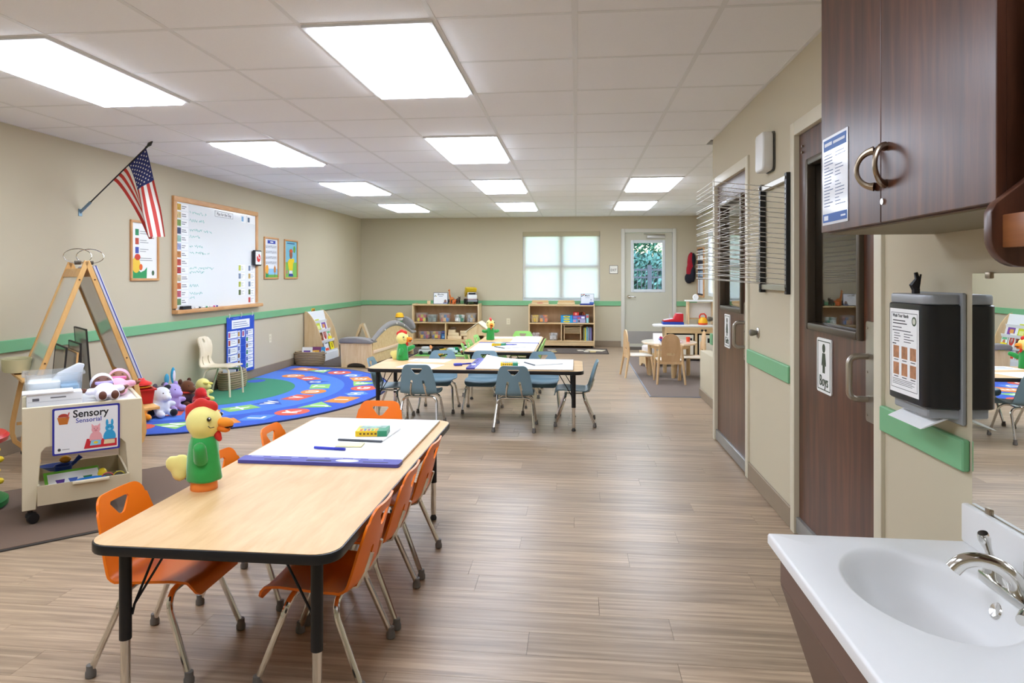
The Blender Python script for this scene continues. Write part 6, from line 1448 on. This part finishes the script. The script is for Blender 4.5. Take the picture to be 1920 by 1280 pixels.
rg = thing('toy_cash_register', 'red and blue toy cash register on play kitchen counter', 'toy', (1.50, 10.93, kz), 0); B().prism([(-.16, 0), (.16, 0), (.16, .04), (-.16, .04)], -.1, .1, 'y').build('blue_base', M('1f3f9c', .4), rg, bevel=.006); B().prism([(-.15, .041), (.155, .041), (.155, .17), (.05, .17), (.01, .09), (-.15, .065)], -.09, .09, 'y').build('red_body', M('c8202c', .4), rg, bevel=.01); B().prism([(-.14, .0665), (.0, .09), (.0, .094), (-.14, .0705)], -.07, .07, 'y').build('white_keys', M('eceaf0', .4), rg); B().box(.06, .14, -.05, .05, .17, .176).build('display_top', M('e8e4ec', .4), rg)
B().cyl((-.04, .04, .08), (-.04, .04, .16), .006, n=8).build('scanner_stalk', M('c8c4cc', .4), rg)
ke = thing('toy_kettle', 'yellow and red toy kettle on play kitchen stove', 'toy', (1.95, 10.86, kz)); B().lathe([(.04, .0), (.07, .004), (.072, .03)], (0, 0, 0), 24).build('red_base', M('d84a24', .4), ke); B().lathe([(.072, .03), (.07, .06), (.05, .1), (.03, .115), (.0, .12)], (0, 0, 0), 24).build('yellow_body', M('f2b41c', .35), ke); B().tube([(-.045, 0, .085), (-.05, 0, .13), (-.03, 0, .165), (.02, 0, .17), (.045, 0, .14), (.048, 0, .09)], .012, 10).build('handle', M('d8402c', .4), ke); B().tube([(.06, 0, .06), (.085, 0, .09), (.095, 0, .11)], [.016, .012, .01], 10).build('spout', M('5a5f6a', .4), ke)
fn = thing('toy_timer', 'round white toy dial on the hutch shelf', 'toy', (1.86, 10.98, RZ3+.923)); B().lathe([(.012, -.035), (.04, -.03), (.046, 0), (.04, .03), (.012, .035)], (0, 0, .047), 20, RX(90)).build('drum', M('f0efec', .5), fn); B().box(-.03, .03, -.02, .02, 0, .008).build('foot', WHITE, fn)
# round table
rt_ = thing('round_table', 'small round table with pale top on the brown rug', 'table', (1.21, 9.15, RZ3)); B().lathe([(.0, .415), (.345, .415), (.355, .425), (.355, .437), (.347, .444), (.0, .444)], (0, 0, 0), 40).build('table_top', WOOD('e6d0b4', 'f2e6d6', .2, stretch=(2, 6, 6), coat=.4, name='pale_top'), rt_)
for a in (185, 275, 5, 95): x, y = .25*math.cos(math.radians(a)), .25*math.sin(math.radians(a)); B().lathe([(.024, 0), (.027, .05), (.027, .415)], (x, y, 0), 14).build('leg', BIRCH, rt_)
B().lathe([(.25, .36), (.25, .414), (.235, .414), (.235, .36)], (0, 0, 0), 32).build('apron', BIRCH, rt_)
tz = RZ3+.4445
bw_ = thing('toy_bowl', 'blue toy bowl holding pink fruit on round table', 'bowl', (1.12, 9.05, tz)); B().lathe([(.025, 0), (.03, .008), (.06, .04), (.055, .042), (.02, .014), (.0, .012)], (0, 0, 0), 20).build('bowl', M('2446a8', .35), bw_)
for i, (x, y) in enumerate(((0, 0), (.028, .01), (-.026, .008))):
    o = B().ell((0, 0, .018), .019).build('toy_berry', M(['c83a6a', 'd84a5a', 'b8305a'][i], .5), loc=(1.12+x, 9.05+y, tz+.024+.006*i)); tag(o, '%s toy berry in the blue toy bowl' % ['magenta', 'coral red', 'dark plum'][i], 'toy food', 'berries in the toy bowl')
cd_ = thing('menu_card', 'white folded menu card behind the blue bowl', 'card', (1.07, 9.2, tz)); B().prism([(-.035, 0), (-.032, 0), (.001, .1), (-.002, .1)], -.06, .06, 'y', RZ(90)).build('front_leaf', PAPER, cd_); B().prism([(.035, 0), (.032, 0), (-.001, .1), (.002, .1)], -.06, .06, 'y', RZ(90)).build('rear_leaf', PAPER, cd_)
cu = thing('toy_cup', 'orange red toy cup at the table edge', 'cup', (1.45, 9.12, tz)); B().lathe([(.022, 0), (.028, .06), (.025, .06), (.018, .006), (.0, .005)], (0, 0, 0), 18).build('cup', M('e8482a', .4), cu)
for i, (x, y, c) in enumerate(((1.2, 9.12, 'e8eef2'), (1.28, 8.98, 'dfe6ee'))):
    pl_ = B().lathe([(.04, 0), (.065, .01), (.06, .01), (.035, .004), (.0, .003)], (0, 0, 0), 22).build('toy_plate', M(c, .3), loc=(x, y, tz)); tag(pl_, ('white toy plate beside the blue bowl', 'white toy plate in front of the chair back')[i], 'plate')
# wooden arm chair
CHW = WOOD('d8ae7c', 'e7c698', .4, stretch=(6, 6, 1.4), name='beech'); CHB = WOOD('cda274', 'deb78a', .4, stretch=(5, 5, 1.2), name='beech_back')
def wood_chair(label, loc, rz, arms):
    t = thing('wooden_chair', label, 'chair', loc, math.radians(rz), 'wooden chairs at the round table')
    B().prism(rrect(-.15, .15, -.14, .16, .03), .27, .288).build('seat', WOOD('ecdfc8', 'f6efe2', .35, stretch=(3, 8, 8), name='pale_seat'), t, bevel=.004)
    outl = [(-.1, .25), (.1, .25), (.11, .3), (.11, .5)]+arc(0, .5, .11, 0, 180, 14, .105)+[(-.11, .3)]
    hb = [ovs2 for ovs2 in [[(x, z) for x, z in arc(-.035, .36, .014, 90, 270, 6)+arc(.035, .36, .014, -90, 90, 6)]]]
    B().sheet(outl, hb, .05, lambda u, v: (u, -.15-.05*max(0, v-.3), v), .014).build('backrest', CHB if arms else CHW, t, ang=40)
    for sx in (-1, 1):
        B().tube([(sx*.16, .17, 0), (sx*.145, .14, .27)], [.013, .016], 8).build('leg', CHW, t); B().tube([(sx*.165, -.2, 0), (sx*.14, -.15, .3), (sx*.13, -.155, .46)], [.013, .016, .012], 8).build('leg', CHW, t)
        if arms: B().tube([(sx*.135, -.165, .455), (sx*.17, -.06, .455), (sx*.165, .08, .45), (sx*.15, .13, .38), (sx*.147, .14, .28)], .013, 8).build('arm', CHW, t)
    B().box(-.14, .14, -.16, -.14, .24, .268).build('rear_rail', CHW, t); B().box(-.14, .14, .125, .145, .24, .268).build('front_rail', CHW, t)
    return t
wood_chair('wooden armchair with solid arched back facing the round table', (1.13, 8.54, RZ3), 0, True)
wood_chair('wooden chair with pale seat beside the round table', (.80, 9.02, RZ3), -82, False)
wood_chair('wooden chair close to the low knee wall', (1.44, 8.86, RZ3), 90, False)
# doll bed behind
db = thing('doll_bed', 'small birch doll bed with patterned blanket under round table', 'doll bed', (1.16, 10.1, RZ3), .35); 
for x in (-.2, .2): B().prism([(-.13, 0), (-.08, 0), (-.05, .04), (.05, .04), (.08, 0), (.13, 0), (.13, .22), (-.13, .22)], x-.01, x+.01, 'x').build('end_panel', BIRCH, db)
for y in (-.12, .12): B().box(-.19, .19, y-.008, y+.008, .06, .2).build('side_panel', BIRCHX, db)
B().box(-.19, .19, -.11, .11, .06, .075).build('slat_base', BIRCHX, db); B().box(-.18, .18, -.105, .105, .076, .17).build('mattress', M('dfe2e6', .8), db, bevel=.02); B().box(-.19, -.05, -.11, .11, .17, .3).build('blanket', M('e6ddd8', .9, noise=.3, nscale=20), db, bevel=.03, seg=3)
# door mat
B_dm = B().box(-.18, .18, -.22, .22, 0, .008).build('door_mat', M('5b5148', .95, bump=.4), loc=(1.08, 12.55, 0), bevel=.003, seg=1); tag(B_dm, 'dark mat in front of the beige exit door', 'mat')
# ---- coat and bulletin board in the alcove corner
ct = thing('coat', 'red and black coat hanging on a wall hook', 'coat', (2.09, YB, 1.15)); ct.scale = (.8, .8, 1); B().box(-.03, .03, -.03, 0, .55, .6).build('hook', STEEL, ct, bevel=.004)
blob('red_body', [((0, -.05, .4), (.09, .035, .2)), ((-.05, -.05, .25), (.06, .035, .14)), ((.03, -.05, .5), (.05, .03, .07))], M('b02030', .8, noise=.2, nscale=20), ct, .014); blob('black_lower', [((-.05, -.055, .12), (.1, .04, .1)), ((.04, -.06, .2), (.06, .035, .16)), ((.05, -.06, .45), (.05, .035, .14))], M('1c1c26', .7), ct, .014)
bbn = thing('bulletin_board', 'dark bulletin board with white cards on alcove wall', 'board', (XA, 12.42, .97), -PI/2)
B().box(-.28, .28, -.012, 0, 0, .82).build('dark_panel', M('22283a', .6), bbn, smooth=False)
for q in ((-.31, -.28, 0, .82), (.28, .31, 0, .82), (-.31, .31, -.03, 0), (-.31, .31, .82, .85)): B().box(q[0], q[1], -.02, 0, q[2], q[3]).build('frame_rail', OAK, bbn)
for i, (z, h, c) in enumerate(((.03, .25, 'eef0f6'), (.33, .1, '9ab0c8'), (.46, .08, 'c8d0dc'), (.62, .08, 'eef0f2'), (.72, .08, '9aa4a8'))):
    for x in (-.2, .0, .16): B().box(x-.06, x+.09, -.0135, -.012, z, z+h).build('card', M(c, .6), bbn, smooth=False)
# ================================================================ outside, seen through the exit door glass
gr = B().box(-40, 40, YB+.15, 70, -.35, -.15).build('lawn', M('6a9a4a', .95, noise=.3, nscale=3)); gr['kind'] = 'structure'; tag(gr, 'green lawn outside the exit door', 'lawn')
pt = B().box(-4, 6, YB+.15, 15.5, -.15, -.06).build('patio', M('c8c6c0', .8, noise=.05)); pt['kind'] = 'structure'; tag(pt, 'pale concrete patio outside the exit door', 'patio')
fe = thing('iron_fence', 'dark blue grey iron picket fence beyond the patio', 'fence', (2.1, 20, -.15)); FM = M('232c3c', .5, name='fence_paint'); pkm = B().box(-.01, .01, -.01, .01, 0, 1.62).mesh('picket', FM, smooth=False)
for i in range(-28, 29):
    if i % 24: obj('picket', pkm, fe, (i*.115, 0, .08))
for i in (-24, 0, 24): B().box(i*.115-.06, i*.115+.06, -.06, .06, 0, 1.78).build('post', FM, fe)
for z in (.25, 1.4, 1.62): B().box(-28*.115, 28*.115, -.02, .02, z, z+.05).build('rail', FM, fe)
wp = B().lathe([(.12, 0), (.12, .06), (.09, .08), (.09, 1.36), (.12, 1.4), (.12, 1.45)], (2.15, 16.0, -.15), 16).build('white_bollard', M('f2f2f0', .5)); tag(wp, 'white post standing outside near the fence', 'post')
def tree_(name, label, x, y, h, r, col, n, seed, tz=0):
    random.seed(seed); t = thing(name, label, 'tree', (x, y, -.15)); B().tube([(0, 0, 0), (.05, 0, h*.4), (0, .1, h*.7)], [.16, .12, .06], 8).build('trunk', M('5a4636', .9), t)
    b = B()
    cl = [(random.uniform(-r, r)*.7, random.uniform(-r, r)*.5, h*.55+random.uniform(-.42, .42)*h, random.uniform(.35, .6)*r) for _ in range(22)]
    for k in range(n):
        cx_, cy_, cz_, cr = random.choice(cl); v = V((random.gauss(0, 1), random.gauss(0, 1), random.gauss(0, 1))).normalized()*cr*random.uniform(.75, 1.05)
        p = V((cx_, cy_, max(.1, cz_)))+v; a = V((random.gauss(0, 1), random.gauss(0, 1), random.gauss(0, 1))).normalized(); c = a.orthogonal().normalized(); s_ = random.uniform(.07, .125); q = a.cross(c)
        b.add([p-c*s_, p-q*s_*.5, p+c*s_, p+q*s_*.5], [(0, 1, 2, 3)])
    o = bpy.data.objects.new('foliage', b.mesh('foliage', M(col, .7, noise=.3, nscale=2), smooth=False, fix=False)); COL.objects.link(o); o.parent = t; o['kind'] = 'stuff'
tree_('dark_tree', 'dark blue green leafy tree beyond the iron fence', 1.2, 30, 9.5, 2.3, '2c5f50', 24000, 1); tree_('light_tree', 'light green leafy tree beyond the iron fence', 4.35, 25, 7.0, 1.7, '78b05e', 20000, 2); tree_('hedge_tree', 'low dark shrub behind the fence pickets', 1.9, 23.2, 1.9, 1.3, '355f5c', 9000, 3); tree_('hedge_tree', 'pale shrub at the fence end', 4.7, 23, 1.6, 1.0, '7ab07a', 6000, 4); tree_('far_tree', 'tall green tree farthest behind the fence', -6, 39, 9, 3.6, '4a8a68', 12000, 5); tree_('far_tree', 'wide green tree far behind the light green one', 7.5, 39, 9, 3.6, '6aa87c', 12000, 6)
